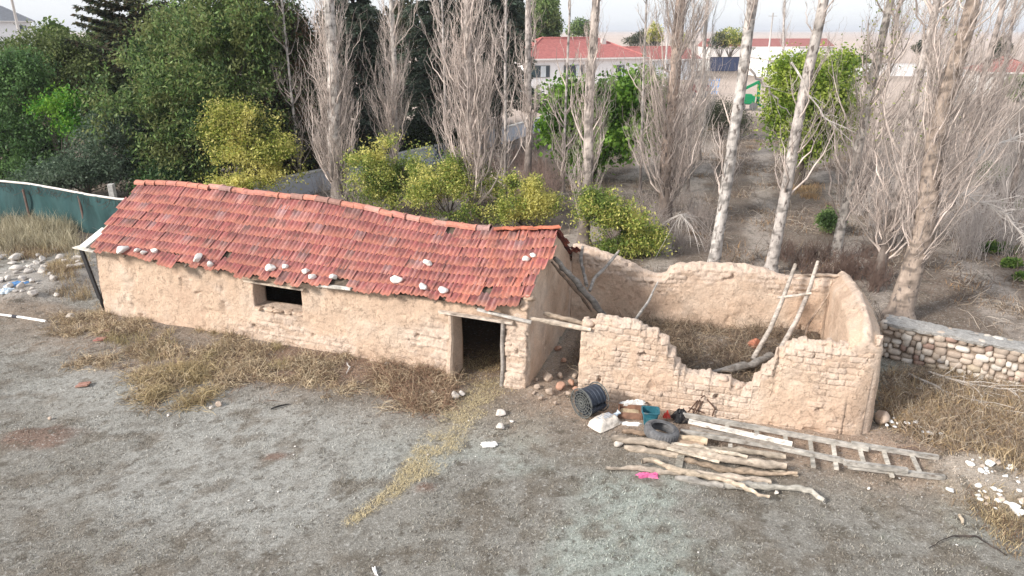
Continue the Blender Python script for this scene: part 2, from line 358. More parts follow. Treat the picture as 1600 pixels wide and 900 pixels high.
def wall(name, parent, a, b, th, top, zoff=-.08, holes=(), seed=0, res=.035, bareness=.0, batter=.0, lean_in=0, topround=.09, ends=True, inner_plain=False, bare_top=.35, post=None, rz=.16, patches=()):
    """mud wall from a to b (ground points of its outer face), thickness th towards its left-hand side; top(d) gives height"""
    a = np.array(a, float); b = np.array(b, float); L = np.linalg.norm((b - a)[:2]); d = (b - a)/L; nrm = np.array([-d[1], d[0], 0])
    na = max(2, int(L/res)); A = np.linspace(0, L, na + 1)
    for h in holes:
        for e in h[:2]: A[np.argmin(abs(A - e))] = e
    tp = np.array([top(x) for x in A]); zmax = 2.0
    nz = max(2, int(zmax/res)); Zp = np.linspace(0, 1, nz + 1)
    AA, ZZ = np.meshgrid(A, Zp, indexing='ij'); Z = zoff + ZZ*(tp[:, None] - zoff)
    if holes:                      # snap grid rows to the opening heights
        for h in holes:
            i0, i1 = np.argmin(abs(A - h[0])), np.argmin(abs(A - h[1]))
            for e in h[2:4]:
                if e <= zoff: continue
                for i in range(i0, i1 + 1): Z[i, int(round((e - zoff)/(np.mean(tp[i0:i1 + 1]) - zoff)*nz))] = e
    def face(side):
        q = np.stack([AA + side*37, Z], -1)
        low = .5*(1 - ss(.15, .7, Z)) ; hi = ss(.0, 1, 1 - (tp[:, None] - Z)/bare_top) if bare_top else 0
        m = ss(-.15, .4, .8*fbm(q, .8, seed + 3, 3) + .5*fbm(q, 3.5, seed + 4, 3) + low*.5 + hi*1.1 + bareness - .25)
        for (pa, pz, ra, rb) in patches: m = np.maximum(m, (side == 0)*(1 - ss(.7, 1.2, np.hypot((AA - pa)/ra, (Z - pz)/rb) + .35*fbm(q, 2.5, seed + 8, 3))))
        br, rn = brick(AA + side*11, Z, seed + side)
        plaster = fbm(q, 1.3, seed + 11, 4)*.025 + fbm(q, 7, seed + 13, 3)*.009
        dep = plaster*1.3 + fbm(q, 16, seed + 61, 2)*.007 + fbm(q, 3.2, seed + 63, 3)*.022 + m*(-.042 + .045*br + (rn - .5)*.036*br + fbm(q, 11, seed + 15, 2)*.012)
        if inner_plain and side: dep = plaster*.6; m = m*.2
        pits = ss(.72, .8, vn(q, 4.5, seed + 21))*-.09 - ss(.55, .75, fbm(q, 9, seed + 22, 2))*.02
        return dep + pits*(.25 + m), m, rn
    F = []; V = []; C = []
    off = {}
    for side in (0, 1):
        dep, m, rn = face(side)
        rd = topround*ss(0, 1, 1 - (tp[:, None] - Z)/rz)**2
        bt = batter*(1 - Z/1.9)
        o_ = (-dep + rd - bt) if side == 0 else (th + dep - rd + bt*.5)
        o_ = o_ + lean_in*Z
        P = a[None, None] + AA[..., None]*d + o_[..., None]*nrm; P[..., 2] = Z
        c = adobe_color(P, seed, m); c = lerp(c, c*C3(.90, .86, .82), (rn < .25)*m*.9)
        V.append(P.reshape(-1, 3)); C.append(c.reshape(-1, 3)); off[side] = side*AA.size
    nzz = nz + 1
    idx = lambda i, j, sd: off[sd] + i*nzz + j
    pres = np.ones((na, nz), bool)
    for h in holes:
        for i in range(na):
            if A[i] >= h[0] - 1e-4 and A[i + 1] <= h[1] + 1e-4:
                zc = (Z[i, 1:] + Z[i, :-1])/2; pres[i] &= ~((zc > h[2]) & (zc < h[3]))
    I, J = np.nonzero(pres)
    f0 = np.stack([idx(I, J, 0), idx(I + 1, J, 0), idx(I + 1, J + 1, 0), idx(I, J + 1, 0)], 1)
    f1 = np.stack([idx(I, J, 1), idx(I, J + 1, 1), idx(I + 1, J + 1, 1), idx(I + 1, J, 1)], 1)
    F = [f0, f1]; V = np.concatenate(V); C = np.concatenate(C)
    # edges of present cells that border nothing -> bridge the two faces
    edges = []
    pad = np.zeros((na + 2, nz + 2), bool); pad[1:-1, 1:-1] = pres
    for i, j in zip(I, J):
        if not pad[i + 1, j]: edges.append((i, j, i + 1, j, 0))
        if not pad[i + 1, j + 2]: edges.append((i + 1, j + 1, i, j + 1, 1 if j == nz - 1 else 0))
        if not pad[i, j + 1]: edges.append((i, j + 1, i, j, 0))
        if not pad[i + 2, j + 1]: edges.append((i + 1, j, i + 1, j + 1, 0))
    K = 7; cache = {}; newV = []; nb = len(V)
    def chain(i, j, isTop):
        key = (i, j)
        if key in cache: return cache[key]
        p0 = V[idx(i, j, 0)]; p1 = V[idx(i, j, 1)]; r = [idx(i, j, 0)]
        for q in range(1, K):
            u = q/K; p = p0 + (p1 - p0)*u; nn = float(fbm(p[None], 6, seed + 70, 3)[0])
            if j == nz:
                br = float(brick(np.array(A[i]), np.array(u*th), seed + 33, .3, .16)[0])
                p = p + np.array([0, 0, math.sin(math.pi*u)*(topround*.35) + nn*.045 + .022*br])
            elif i in (0, na): p = p + d*(nn*.05 + (.03*math.sin(math.pi*u)))*(1 if i else -1)
            else: p = p + np.array([0, 0, nn*.02]) + d*nn*.02
            newV.append(p); r.append(nb + len(newV) - 1)
        r.append(idx(i, j, 1)); cache[key] = r; return r
    fr = []
    for (i, j, i2, j2, tpf) in edges:
        c0 = chain(i, j, tpf); c1 = chain(i2, j2, tpf)
        for q in range(K): fr.append([c0[q + 1], c1[q + 1], c1[q], c0[q]])
    if newV:
        nv = np.array(newV); V = np.concatenate([V, nv]); C = np.concatenate([C, adobe_color(nv, seed, np.full(len(nv), .9))])
    F = np.concatenate(F + [np.array(fr)])
    if post: V = post(V)
    return obj(name, V, F, M['adobe'], parent, col=C, smooth=True)
def interp(pts):
    xs, ys = zip(*pts); return lambda x: float(np.interp(x, xs, ys))

# ------------------------------------------------------------------ barn
BL = 12.42                                    # length of the barn
def eave_t(): return -.22
ridge_px = [(222, 286), (280, 289), (330, 294), (430, 306), (500, 313), (560, 323), (620, 337), (680, 349), (740, 357), (800, 357), (868, 355)]
eave_px = [(147, 393), (200, 402), (250, 410), (330, 424), (400, 436), (470, 446), (540, 455), (600, 460), (650, 467), (700, 474), (760, 482), (815, 480)]
RT = 2.0
rs, rz = zip(*[plane(x, y, RT) for x, y in ridge_px]); es, ez = zip(*[plane(x, y, -.22) for x, y in eave_px])
def ridge_z(s): return np.interp(s, rs, rz)
def eave_z(s): return np.interp(s, es, ez)
def roof_z(s, t):
    u = (np.asarray(t) + .22)/(RT + .22)
    zf = eave_z(s) + (ridge_z(s) - eave_z(s))*u - .05*np.sin(np.pi*np.clip(u, 0, 1))
    ub = (np.asarray(t) - RT)/(2.2); zb = ridge_z(s) - 1.45*ub
    return np.where(np.asarray(t) <= RT, zf, zb)
barn = thing('adobe_barn', 'long mud brick barn with a sagging red tiled roof, dark doorway and small window', 'barn', W(-6.2, 2, 0))
a0 = W(-BL, .29, 0); b0 = W(0, 0, 0)
d_ = [BL + x for x in (-7.22, -5.78, -1.74, -.50)]
wall('front_wall', barn, a0, b0, .42, lambda x: float(roof_z(x - BL, .12)) - .09, holes=((d_[0], d_[1], .99, 1.63), (d_[2], d_[3], -1, 1.54)), seed=3, batter=.10, bare_top=0, bareness=-.08, patches=((BL - 6.35, .5, .85, .5), (BL - 5.0, .25, .7, .3), (BL - 2.25, .75, .75, .6), (BL - .28, .8, .4, .9)), topround=.02)
sg = lambda x: x/4.0*3.85
wall('side_wall', barn, W(.04, 0.03, 0), W(-.02, 3.98, 0), .38, lambda x: float(roof_z(-.1, x)) - .07, seed=11, res=.045, bareness=-.4, bare_top=0, topround=.02)
wall('side_wall', barn, W(-BL, 4.2, 0), W(-BL + .0, .33, 0), .38, lambda x: float(roof_z(-12.1, 4.2 - x)) - .09, seed=12, res=.06, batter=.28, bare_top=0, topround=.02)
wall('back_wall', barn, W(0, 4.0, 0), W(-BL, 4.25, 0), .40, lambda x: float(roof_z(-x, 3.98)) - .07, seed=13, res=.07, bare_top=0, topround=.02)
# roof tiles: two-trough interlocking clay tiles, one by one
def tiles(front, rng):
    V = []; F = []; C = []; n = 0
    rows = 8; TW = .232
    prof_x = np.array([0, .03, .06, .10, .125, .150, .195, .235, .262, .285]) - .02; prof_x = prof_x*.9
    prof_z = np.array([.031, .034, .005, .0, .027, .027, .0, .005, .031, .031])
    s_end = [.10, .06, .10, .02, .0, -.06, -.14, -.3]
    for r in range(rows):
        u0 = (r)/rows*.945; u1 = (r + 1)/rows*.945 + .05                 # from ridge downwards
        s = -12.25 + .03*r + rng.uniform(-.05, .05) + .06*rng.uniform(-1, 1); send = s_end[r] if front else 0
        while s < send:
            sc = s; js = rng.normal(0, .006); jl = rng.normal(0, .006); rot = rng.normal(0, .018); lift = abs(rng.normal(0, .005))
            near_r = ss(-2.2, -.2, sc); rot += rng.normal(0, .07)*near_r*(r in (0, 5, 6, 7)); jl += rng.normal(0, .035)*near_r
            if r == 7: jl += rng.normal(0, .05); rot += rng.normal(0, .03)
            skip = front and ((r == 7 and -5.0 < sc < -4.55) or (r == 6 and -8.05 < sc < -7.9) or (r == 7 and -7.7 < sc < -7.45 and rng.random() < .5) or (r == 0 and -3 < sc < -2.6 and rng.random() < .5) or (r == 6 and -1.25 < sc < -1.05))
            if not skip:
                xs = prof_x; k = len(xs); pts = []
                for (u, lf) in ((u0, .0), ((u0 + u1)/2, .012), (u1, .026)):
                    uu = u + jl/2.7
                    sx = sc + js + xs + rot*(u - u0)*2.7
                    t = RT - uu*(RT + .22) if front else RT + uu*2.25
                    z = roof_z(sx, t) + prof_z + lf + lift + .012
                    pts.append(W(sx, np.full(k, t), z))
                lowp = pts[2] - np.array([0, 0, .016])
                v = np.concatenate(pts + [lowp]); f = []
                for q in range(3):
                    for i in range(k - 1): f.append([n + q*k + i, n + q*k + i + 1, n + (q + 1)*k + i + 1, n + (q + 1)*k + i] if not front else [n + q*k + i, n + (q + 1)*k + i, n + (q + 1)*k + i + 1, n + q*k + i + 1])
                base = C3(.34, .092, .085)
                m = rng.random(); big = float(fbm(np.array([[sc, r*.5, 0]]), .6, 5, 2)[0])
                if m < .22 + .25*big: base = C3(.25, .07, .066)
                elif m < .28: base = C3(.42, .16, .135)
                elif m < .33: base = C3(.34, .18, .175)
                elif m < .38: base = C3(.20, .10, .09)
                if sc > -1.6 and m > .6: base = C3(.44, .13, .09)
                base = base*rng.uniform(.72, .98)*C3(.97, 1.02, 1.06)
                cc = np.tile(base, (4*k, 1)); trough_dark = np.tile(np.clip((.02 - prof_z)/.02, 0, 1), 3)*rng.uniform(.35, .75); cc[:3*k] = lerp(cc[:3*k], C3(.13, .06, .055), trough_dark)
                # darker troughs, raised ribs paled by random amounts, pale orange lower lips, as fired
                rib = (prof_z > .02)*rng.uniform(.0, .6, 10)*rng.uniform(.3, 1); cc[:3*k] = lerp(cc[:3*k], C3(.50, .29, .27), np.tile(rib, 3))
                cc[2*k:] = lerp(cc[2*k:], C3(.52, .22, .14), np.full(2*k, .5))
                V.append(v); F += f; C.append(cc); n += len(v)
            s += TW + rng.normal(0, .003)
    return np.concatenate(V), np.array(F), np.concatenate(C)
rng = np.random.default_rng(4)
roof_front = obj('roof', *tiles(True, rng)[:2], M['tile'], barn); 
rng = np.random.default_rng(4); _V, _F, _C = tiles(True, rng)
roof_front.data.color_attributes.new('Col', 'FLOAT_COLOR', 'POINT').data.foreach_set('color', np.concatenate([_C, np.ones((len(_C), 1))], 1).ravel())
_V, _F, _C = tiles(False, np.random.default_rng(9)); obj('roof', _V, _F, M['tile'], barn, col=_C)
# boarding under the tiles
b = B(); sN = np.linspace(-12.15, -.15, 60)
for tt in ((-.10, RT), (RT, 4.1)):
    tv = np.linspace(*tt, 9); SS, TT = np.meshgrid(sN, tv, indexing='ij'); ZZ = roof_z(SS, TT) - .03
    P = W(SS, TT, ZZ); q = len(tv)
    F = [[i*q + j, (i + 1)*q + j, (i + 1)*q + j + 1, i*q + j + 1] for i in range(len(sN) - 1) for j in range(q - 1)]
    F = [f for f in F]
    P2 = P - np.array([0, 0, .03]); b.add(P.reshape(-1, 3), F, C3(.13, .10, .075)); b.add(P2.reshape(-1, 3), [f[::-1] for f in F], C3(.13, .10, .075))
b.out('roof_boards', M['wood_grey'], barn)
# ridge caps
b = B(); s = -12.35; rg = np.random.default_rng(8); K = 0
while s < -2.05 + .4:
    L = .37; th = np.linspace(-.15, math.pi + .15, 9); P = []
    dz = rg.normal(0, .012); yaw = rg.normal(0, .03)
    for (u, rr) in ((0, .098), (.34, .088), (.35, .106), (.41, .109)):
        sx = s + u; t = RT + np.cos(th)*rr*1.15 + yaw*u*2
        P.append(W(np.full(9, sx), t, ridge_z(sx) + .02 + np.sin(th)*rr*.85 + dz))
    inn = [p - np.array([0, 0, .018]) for p in P]; V = np.concatenate(P + inn[::-1])
    F = [[q*9 + i, q*9 + i + 1, (q + 1)*9 + i + 1, (q + 1)*9 + i] for q in range(7) for i in range(8)]
    c = [C3(.52, .22, .16), C3(.46, .20, .16), C3(.50, .26, .21), C3(.36, .22, .20)][int(rg.choice(4, p=[.5, .2, .2, .1]))]*rg.uniform(.9, 1.1)
    if s > -7.2 and s < -6.0 and rg.random() < .6: c = C3(.30, .17, .14)
    b.add(V, F, c); s += L + rg.normal(0, .01)
b.out('ridge_tiles', M['tile'], barn)
# a few loose tiles thrown over the right end of the ridge
b = B(); rg = np.random.default_rng(18)
for k in range(9):
    sc = -1.35 + .17*k; c = W(sc, RT - .1 + rg.uniform(-.06, .06), float(ridge_z(sc)) + .045); an = rg.uniform(-.7, .7)
    d = W(math.cos(an)*.2, math.sin(an)*.2, -.02*rg.random()) - O
    b.beam(c - d*.5 - np.array([0, 0, .03]), c + d*.8, .21, .022, C3(.58, .19, .11)*rg.uniform(.7, 1.1))
b.out('loose_tiles', M['tile'], barn)
# rubble and mud under the verge at the right-hand gable
b = B(); rg = np.random.default_rng(5)
for k in range(26):
    t = rg.uniform(-.02, 2.0) if k > 9 else rg.uniform(-.05, .35); z = float(roof_z(-.1, t)) - rg.uniform(.02, .14) - (.18*rg.random() if k <= 9 else 0)
    r = rg.uniform(.06, .15) if k <= 9 else rg.uniform(.04, .08)
    V = rock_v(100 + k, (r, r*.9, r*.6)); b = B(); b.add(V + W(.0 + rg.uniform(-.12, .03), t, z), ICO2[1], ACOL*rg.uniform(.8, 1.1)); b.out('mud_lump', M['adobe'], barn, smooth=True)
# lintels, door post, eave timbers
b = B(); b.beam(W(-2.05, -.055, 1.605), W(-.30, -.075, 1.575), .10, .055, C3(.55, .47, .40)); b.beam(W(-1.9, .3, 1.58), W(-.4, .28, 1.57), .3, .06, C3(.22, .17, .13)); b.out('lintel', M['wood_grey'], barn)
b = B(); b.beam(W(-7.4, .10, 1.675), W(-5.65, .06, 1.655), .12, .045, C3(.50, .42, .34)); b.out('lintel', M['wood_grey'], barn)
b = B(); b.tube([W(-.57, -.06, -.05), W(-.54, -.07, .5), W(-.555, -.06, 1.0), W(-.54, -.04, 1.57)], [.05, .043, .046, .045], 8, C3(.33, .30, .27), jit=.008); b.out('door_post', M['wood_grey'], barn)
b = B(); b.tube([W(-1.80, -.08, -.05), W(-1.80, -.11, .3), W(-1.78, -.03, 1.0), W(-1.79, -.01, 1.55)], [.11, .08, .055, .06], 8, C3(.60, .47, .37), jit=.03); b.out('door_jamb', M['adobe'], barn)
rg = np.random.default_rng(6)
b = B(); b.beam(W(-5.15, -.12, float(eave_z(-5)) + .02), W(-4.2, -.16, float(eave_z(-4.3)) + .05), .10, .05, C3(.62, .58, .52)); b.out('eave_board', M['wood_grey'], barn)
b = B(); b.beam(W(-1.05, -.26, float(eave_z(-1)) - .03), W(.12, -.10, 1.66), .07, .05, C3(.50, .47, .43)); b.out('eave_board', M['wood_grey'], barn)
for k in range(12):
    s = -11.9 + k*.98; b = B(); b.tube([W(s, -.16, float(roof_z(s, -.16)) - .075), W(s, .5, float(roof_z(s, .5)) - .08), W(s, RT, float(ridge_z(s)) - .12)], [.035, .04, .04], 7, C3(.24, .19, .15)); b.out('rafter', M['wood_grey'], barn)
# window sill lumps
b = B(); rg = np.random.default_rng(61)
for k in range(5):
    V = rock_v(300 + k, (.17, .16, .06)); b.add(V + W(-7.05 + k*.28, .13 + rg.uniform(-.02, .02), .965), ICO2[1], C3(.62, .47, .36))
b.out('window_sill', M['adobe'], barn)
# pale sheet and board poking out at the left corner of the roof, black post under it
ob = B(); z = float(eave_z(-12)) + .0
ob.beam(W(-12.75, .02, z - .03), W(-11.9, -.10, z - .03), .20, .03, C3(.62, .58, .52)); ob.beam(W(-12.45, -.02, z + .01), W(-12.28, .62, z + .36), .30, .03, C3(.74, .73, .69))
ob.out('eave_sheet', M['dirty'], barn)
b = B(); b.beam(W(-12.62, .30, .45), W(-12.66, .08, z - .06), .16, .05, C3(.03, .03, .032)); b.beam(W(-12.58, .34, -.02), W(-12.62, .30, .47), .12, .05, C3(.03, .03, .032)); b.out('corner_post', M['plain'], barn)

# ------------------------------------------------------------------ roofless enclosure
enc = thing('ruined_enclosure', 'roofless mud brick enclosure with a broken front wall, right of the barn', 'ruin', W(4, 2, 0))
fp = [(907, 500), (940, 498), (985, 503), (1008, 511), (1028, 519), (1040, 530), (1050, 552), (1062, 569), (1078, 578), (1092, 589), (1108, 583), (1113, 584), (1122, 595), (1128, 590), (1142, 590), (1146, 600), (1160, 606), (1176, 600), (1193, 586), (1204, 567), (1215, 549), (1232, 537), (1262, 532), (1300, 538), (1340, 545), (1382, 535)]
prf = [plane(x, y, .42) for x, y in fp]
S0, T0, S1, T1 = 1.14, .26, 6.93, .36
pr = interp([(s - S0, z - .02) for s, z in prf])
st = np.random.default_rng(2)
def ftop(x):
    k = math.floor(x/.15 + .3*math.sin(x*9)); z = pr(k*.15 + .075); zq = round(z/.125)*.125; return .35*pr(x) + .65*zq + (float(_h(np.array(k), np.array(0), np.array(0), 4)) - .5)*.05 + .03*float(fbm(np.array([[x, 0.]]), 3, 8, 3)[0])
def round_front(V):
    s_, t_ = loc_st(V); cf, tf, Rf = 6.45, .78, .52; ds2, dt2 = s_ - cf, t_ - tf; k2 = (ds2 > 0) & (dt2 < 0); d2 = np.hypot(ds2, dt2); f2 = np.where(k2 & (d2 > Rf), (Rf + (d2 - Rf)*.22)/np.maximum(d2, 1e-6), 1)
    V2 = V.copy(); V2[:, :2] = O[:2] + np.outer(np.where(k2, cf + ds2*f2, s_), e1[:2]) + np.outer(np.where(k2, tf + dt2*f2, t_), e2[:2]); return V2
wall('front_wall', enc, W(S0, T0), W(S1, T1), .40, ftop, seed=21, bareness=.28, batter=.17, topround=.10, res=.019, post=round_front)
pb = [(884, 384), (905, 384), (930, 392), (960, 402), (985, 412), (1003, 424), (1020, 429), (1036, 428), (1042, 418), (1052, 413), (1080, 412), (1130, 411), (1160, 414), (1190, 421), (1212, 430), (1240, 432), (1290, 435), (1310, 442), (1340, 450)]
TB0, TB1 = 3.72, 4.75
def tb(s): return TB0 + (TB1 - TB0)*(s + .1)/6.6
prb = []
for x, y in pb:
    t = 4.4
    for _ in range(6): s_, z_ = plane(x, y, t); t = tb(s_) + .32
    prb.append((s_, z_))
def round_corner(V):
    s_, t_ = loc_st(V); cs_, ct_, Rr0 = 6.08, TB1 - .38, .94; ds, dt = s_ - cs_, t_ - ct_; k = (ds > 0) & (dt > 0); d = np.hypot(ds, dt); f = np.where(k & (d > Rr0), (Rr0 + (d - Rr0)*.10)/np.maximum(d, 1e-6), 1)
    cf, tf, Rf = 6.55, .80, .50; ds2, dt2 = s_ - cf, t_ - tf; k2 = (ds2 > 0) & (dt2 < 0); d2 = np.hypot(ds2, dt2); f2 = np.where(k2 & (d2 > Rf), (Rf + (d2 - Rf)*.22)/np.maximum(d2, 1e-6), 1)
    if k2.any(): s_ = np.where(k2, cf + ds2*f2, s_); t_ = np.where(k2, tf + dt2*f2, t_); ds, dt = s_ - cs_, t_ - ct_
    V2 = V.copy(); V2[:, :2] = O[:2] + np.outer(cs_ + ds*np.where(k, f, 1), e1[:2]) + np.outer(ct_ + dt*np.where(k, f, 1), e2[:2]); return V2
Lb = math.hypot(6.95 + .15, TB1 + .1 - TB0)
# outer face is on the garden side, so run from right to left
A_ = W(6.95, TB1 + .52); B_ = W(-.05, TB0 + .46)
prb_f = interp(sorted([(6.95 - s, z) for s, z in prb]))
wall('back_wall', enc, A_, B_, .46, lambda x: prb_f(x) + .05*float(fbm(np.array([[x, 3.]]), 3, 18, 3)[0]), seed=31, bareness=-.1, topround=.09, res=.035, bare_top=.7, lean_in=-.01, post=round_corner)
def rtop(x): return float(np.interp(x, [0, .2, .6, 1.2, 2, 3.2, 4.9], [1.95, 2.10, 2.20, 2.22, 2.18, 1.98, 1.74])) + .04*float(fbm(np.array([[x, 9.]]), 2.5, 28, 3)[0])
wall('side_wall', enc, W(6.95, .40), W(6.98, TB1 + .48), .62, rtop, seed=41, bareness=-.3, batter=.12, topround=.2, res=.035, bare_top=0, post=round_corner, rz=.3)
b = B()
for k, (x, y, w_) in enumerate(((918, 506, .16), (938, 505, .16), (963, 508, .26), (1126, 592, .15), (1155, 606, .12))):
    s_, z_ = plane(x, y, .36); V = rock_v(550 + k, (w_*.72, .17, .085), ang=1, rough=.12); b = B(); b.add(V + W(s_, .40, z_ + .01), ICO2[1], C3(.60, .47, .38)); b.out('loose_brick', M['adobe'], enc, smooth=True)

# ------------------------------------------------------------------ timbers
GREY = C3(.31, .285, .26); PALE = C3(.55, .47, .39); TAN = C3(.47, .36, .26)
def log(name, P, r, label, cat, col=PALE, ns=10, sub=8, seed=0, jit=.014, group=None):
    jit = jit*1.5; P = np.array(P, float); u = np.linspace(0, len(P) - 1, (len(P) - 1)*sub + 1); k = np.arange(len(P))
    Q = np.stack([np.interp(u, k, P[:, i]) for i in range(3)], 1); 
    Q[1:-1] = (Q[:-2] + Q[1:-1]*2 + Q[2:])/4; rr = np.interp(u, k, r if np.ndim(r) else [r]*len(P))
    Q = Q + fbm(Q + seed, 1.7, seed, 2)[:, None]*np.array([0, .5, 1])*jit*1.5; rr = rr*(1 + .30*fbm(Q, 3.5, seed + 1, 3)); rr[0] *= .8; rr[-1] *= .8
    b = B(); b.tube(Q, rr, ns, col, jit=jit, seed=seed)
    b.C = [np.clip(b.C[0]*.72*(1 + .5*fbm(b.V[0]*np.array([1, 3, 3]), 3, seed + 3, 3))[:, None], 0, 1)]
    return b.out(name, M['wood_grey'], label=label, cat=cat, group=group, smooth=True)
g_b = None
log('lintel_beam', [W(.02, .10, 1.66), W(.6, .16, 1.60), W(1.35, .20, 1.53)], [.05, .055, .05], 'pale squared beam bridging the gap between barn and ruin, nearer of two', 'beam', C3(.62, .52, .42), jit=.006)
log('lintel_beam', [W(.25, .38, 1.70), W(.7, .40, 1.62), W(1.3, .42, 1.53)], [.045, .05, .045], 'greyer round beam behind the pale one over the gap between barn and ruin', 'beam', C3(.48, .38, .29), jit=.01)
def tsx(x, y, t): s, z = plane(x, y, t); return W(s, t, z)
log('leaning_pole', [tsx(866, 402, 1.5), tsx(900, 440, 1.9), tsx(948, 496, 2.4)], [.055, .075, .075], 'thick grey pole leaning from the roof edge down behind the ruin wall', 'pole', GREY, jit=.02, seed=3)
log('leaning_pole', [tsx(862, 410, 1.35), tsx(890, 442, 1.7), tsx(925, 486, 2.15)], [.035, .035, .035], 'thin brown pole lying just under the thick grey one by the roof edge', 'pole', C3(.22, .16, .12), seed=4)
log('leaning_branch', [tsx(910, 386, 3.5), tsx(907, 405, 3.2), tsx(913, 430, 2.7), tsx(917, 448, 2.1)], [.04, .045, .045, .055], 'crooked grey branch standing on the thick pole against the back wall', 'branch', GREY*1.05, seed=5)
log('leaning_branch', [tsx(968, 390, 3.7), tsx(945, 418, 3.1), tsx(928, 436, 2.6), tsx(921, 454, 2.1)], [.028, .04, .045, .045], 'pale grey branch slanting right from the thick pole to the back wall top', 'branch', GREY*1.25, seed=6)
log('leaning_pole', [tsx(1028, 440, 3.75), tsx(1012, 472, 2.6), tsx(993, 500, 1.6)], [.02, .028, .034], 'thin pale pole alone against the middle of the ruin back wall', 'pole', C3(.50, .47, .43), seed=7)
# crude ladder of two poles
lad = thing('pole_ladder', 'crude ladder of two long grey poles and one rung leaning inside the ruin', 'ladder', W(4.9, 3.1, .15))
def pole(par, nm, P, r, col, seed):
    P = np.array(P); u = np.linspace(0, len(P) - 1, 13); k = np.arange(len(P)); Q = np.stack([np.interp(u, k, P[:, i]) for i in range(3)], 1)
    b = B(); b.tube(Q, np.interp(u, k, r), 8, col, jit=.012, seed=seed); b.out(nm, M['wood_grey'], par, smooth=True)
pole(lad, 'rail', [tsx(1243, 413, 4.5), tsx(1225, 462, 3.9), tsx(1203, 515, 3.2), tsx(1176, 562, 2.5)], [.045, .055, .06, .065], C3(.40, .355, .31), 1)
pole(lad, 'rail', [tsx(1278, 408, 4.6), tsx(1262, 460, 4.0), tsx(1245, 500, 3.3), tsx(1217, 550, 2.5)], [.04, .055, .06, .065], C3(.42, .37, .325), 2)
pole(lad, 'rung', [tsx(1215, 465, 3.84), tsx(1240, 462, 3.88), tsx(1268, 458, 3.92)], [.035, .035, .03], C3(.60, .53, .46), 3)
log('crooked_stick', [tsx(1300, 437, 4.6), tsx(1294, 462, 4.4), tsx(1278, 485, 4.0), tsx(1264, 505, 3.8), tsx(1256, 530, 3.4)], [.018, .022, .024, .026, .03], 'thin crooked stick leaning in the right back corner of the ruin', 'stick', C3(.55, .42, .32), seed=9)
log('wall_top_pole', [tsx(1240, 430, 4.85), tsx(1275, 430, 4.9), tsx(1312, 431, 4.95)], [.04, .04, .04], 'straight pole lying flat along the top of the ruin back wall', 'pole', C3(.50, .40, .32), seed=10)
log('fallen_log', [at(1110, 580, .25), at(1150, 574, .28), at(1175, 570, .3), at(1205, 556, .3)], [.05, .09, .09, .1], 'thick grey log lying on the weedy floor inside the ruin', 'log', GREY*1.1, seed=11)
b = B(); V = rock_v(71, (.19, .15, .15), ang=1); b.add(V + at(1180, 536, .38), ICO2[1], C3(.40, .16, .10)); b.out('clay_block', M['stone'], label='red clay block on the floor against the ruin back wall', cat='brick')
# lying ladder
LG = C3(.35, .33, .30)
ld = thing('lying_ladder', 'long weathered timber ladder lying on the ground in front of the ruin', 'ladder', at(1270, 700))
def rail(pts, wd=.075, th=.085, z=.12, c=LG, nm='rail'):
    b = B()
    for i in range(len(pts) - 1):
        a = at(*pts[i][:2], pts[i][2] if len(pts[i]) > 2 else z); e = at(*pts[i + 1][:2], pts[i + 1][2] if len(pts[i + 1]) > 2 else z)
        b.beam(a, e, wd, th, c*(1 + .1*i))
    b.out(nm, M['wood_grey'], ld)
rail([(1067, 648), (1160, 664), (1357, 701)], z=.16); rail([(1330, 693, .20), (1466, 715, .10)])
rail([(1063, 674), (1190, 694), (1320, 720)], z=.15); rail([(1318, 722, .21), (1418, 735, .20)]); rail([(1325, 728, .11), (1476, 746, .11)])
for (x0, y0, x1, y1) in ((1180, 664, 1186, 692), (1226, 674, 1229, 700), (1265, 682, 1271, 730), (1301, 690, 1307, 733), (1343, 700, 1349, 722), (1381, 706, 1394, 745), (1424, 710, 1437, 738), (1135, 660, 1139, 684), (1141, 694, 1141, 703)):
    a = at(x0, y0, .10); e = at(x1, y1, .10); b = B(); b.beam(a, e, .075, .035, C3(.42, .39, .34)*random.Random(x0).uniform(.85, 1.15)); b.out('rung', M['wood_grey'], ld)
def plank(px, z, wd, th, label, cat, col, name='plank'):
    b = B(); a = at(*px[:2], z[0]); e = at(*px[2:], z[1]); b.beam(a, e, wd, th, col); n = 14
    return b.out(name, M['wood_grey'], label=label, cat=cat)
plank((1076, 658, 1238, 694), (.24, .24), .11, .05, 'cream painted board lying across the left end of the long ladder', 'plank', C3(.66, .62, .56))
plank((1078, 669, 1240, 701), (.20, .18), .09, .05, 'dark stained board tucked under the cream painted board', 'plank', C3(.25, .22, .19))
plank((1042, 700, 1124, 722), (.22, .17), .06, .02, 'thin split board lying along the nearest thick logs of the pile', 'plank', C3(.58, .50, .40))
plank((1064, 712, 1058, 740), (.05, .03), .13, .05, 'short grey cross board under the log pile', 'plank', C3(.28, .26, .22))
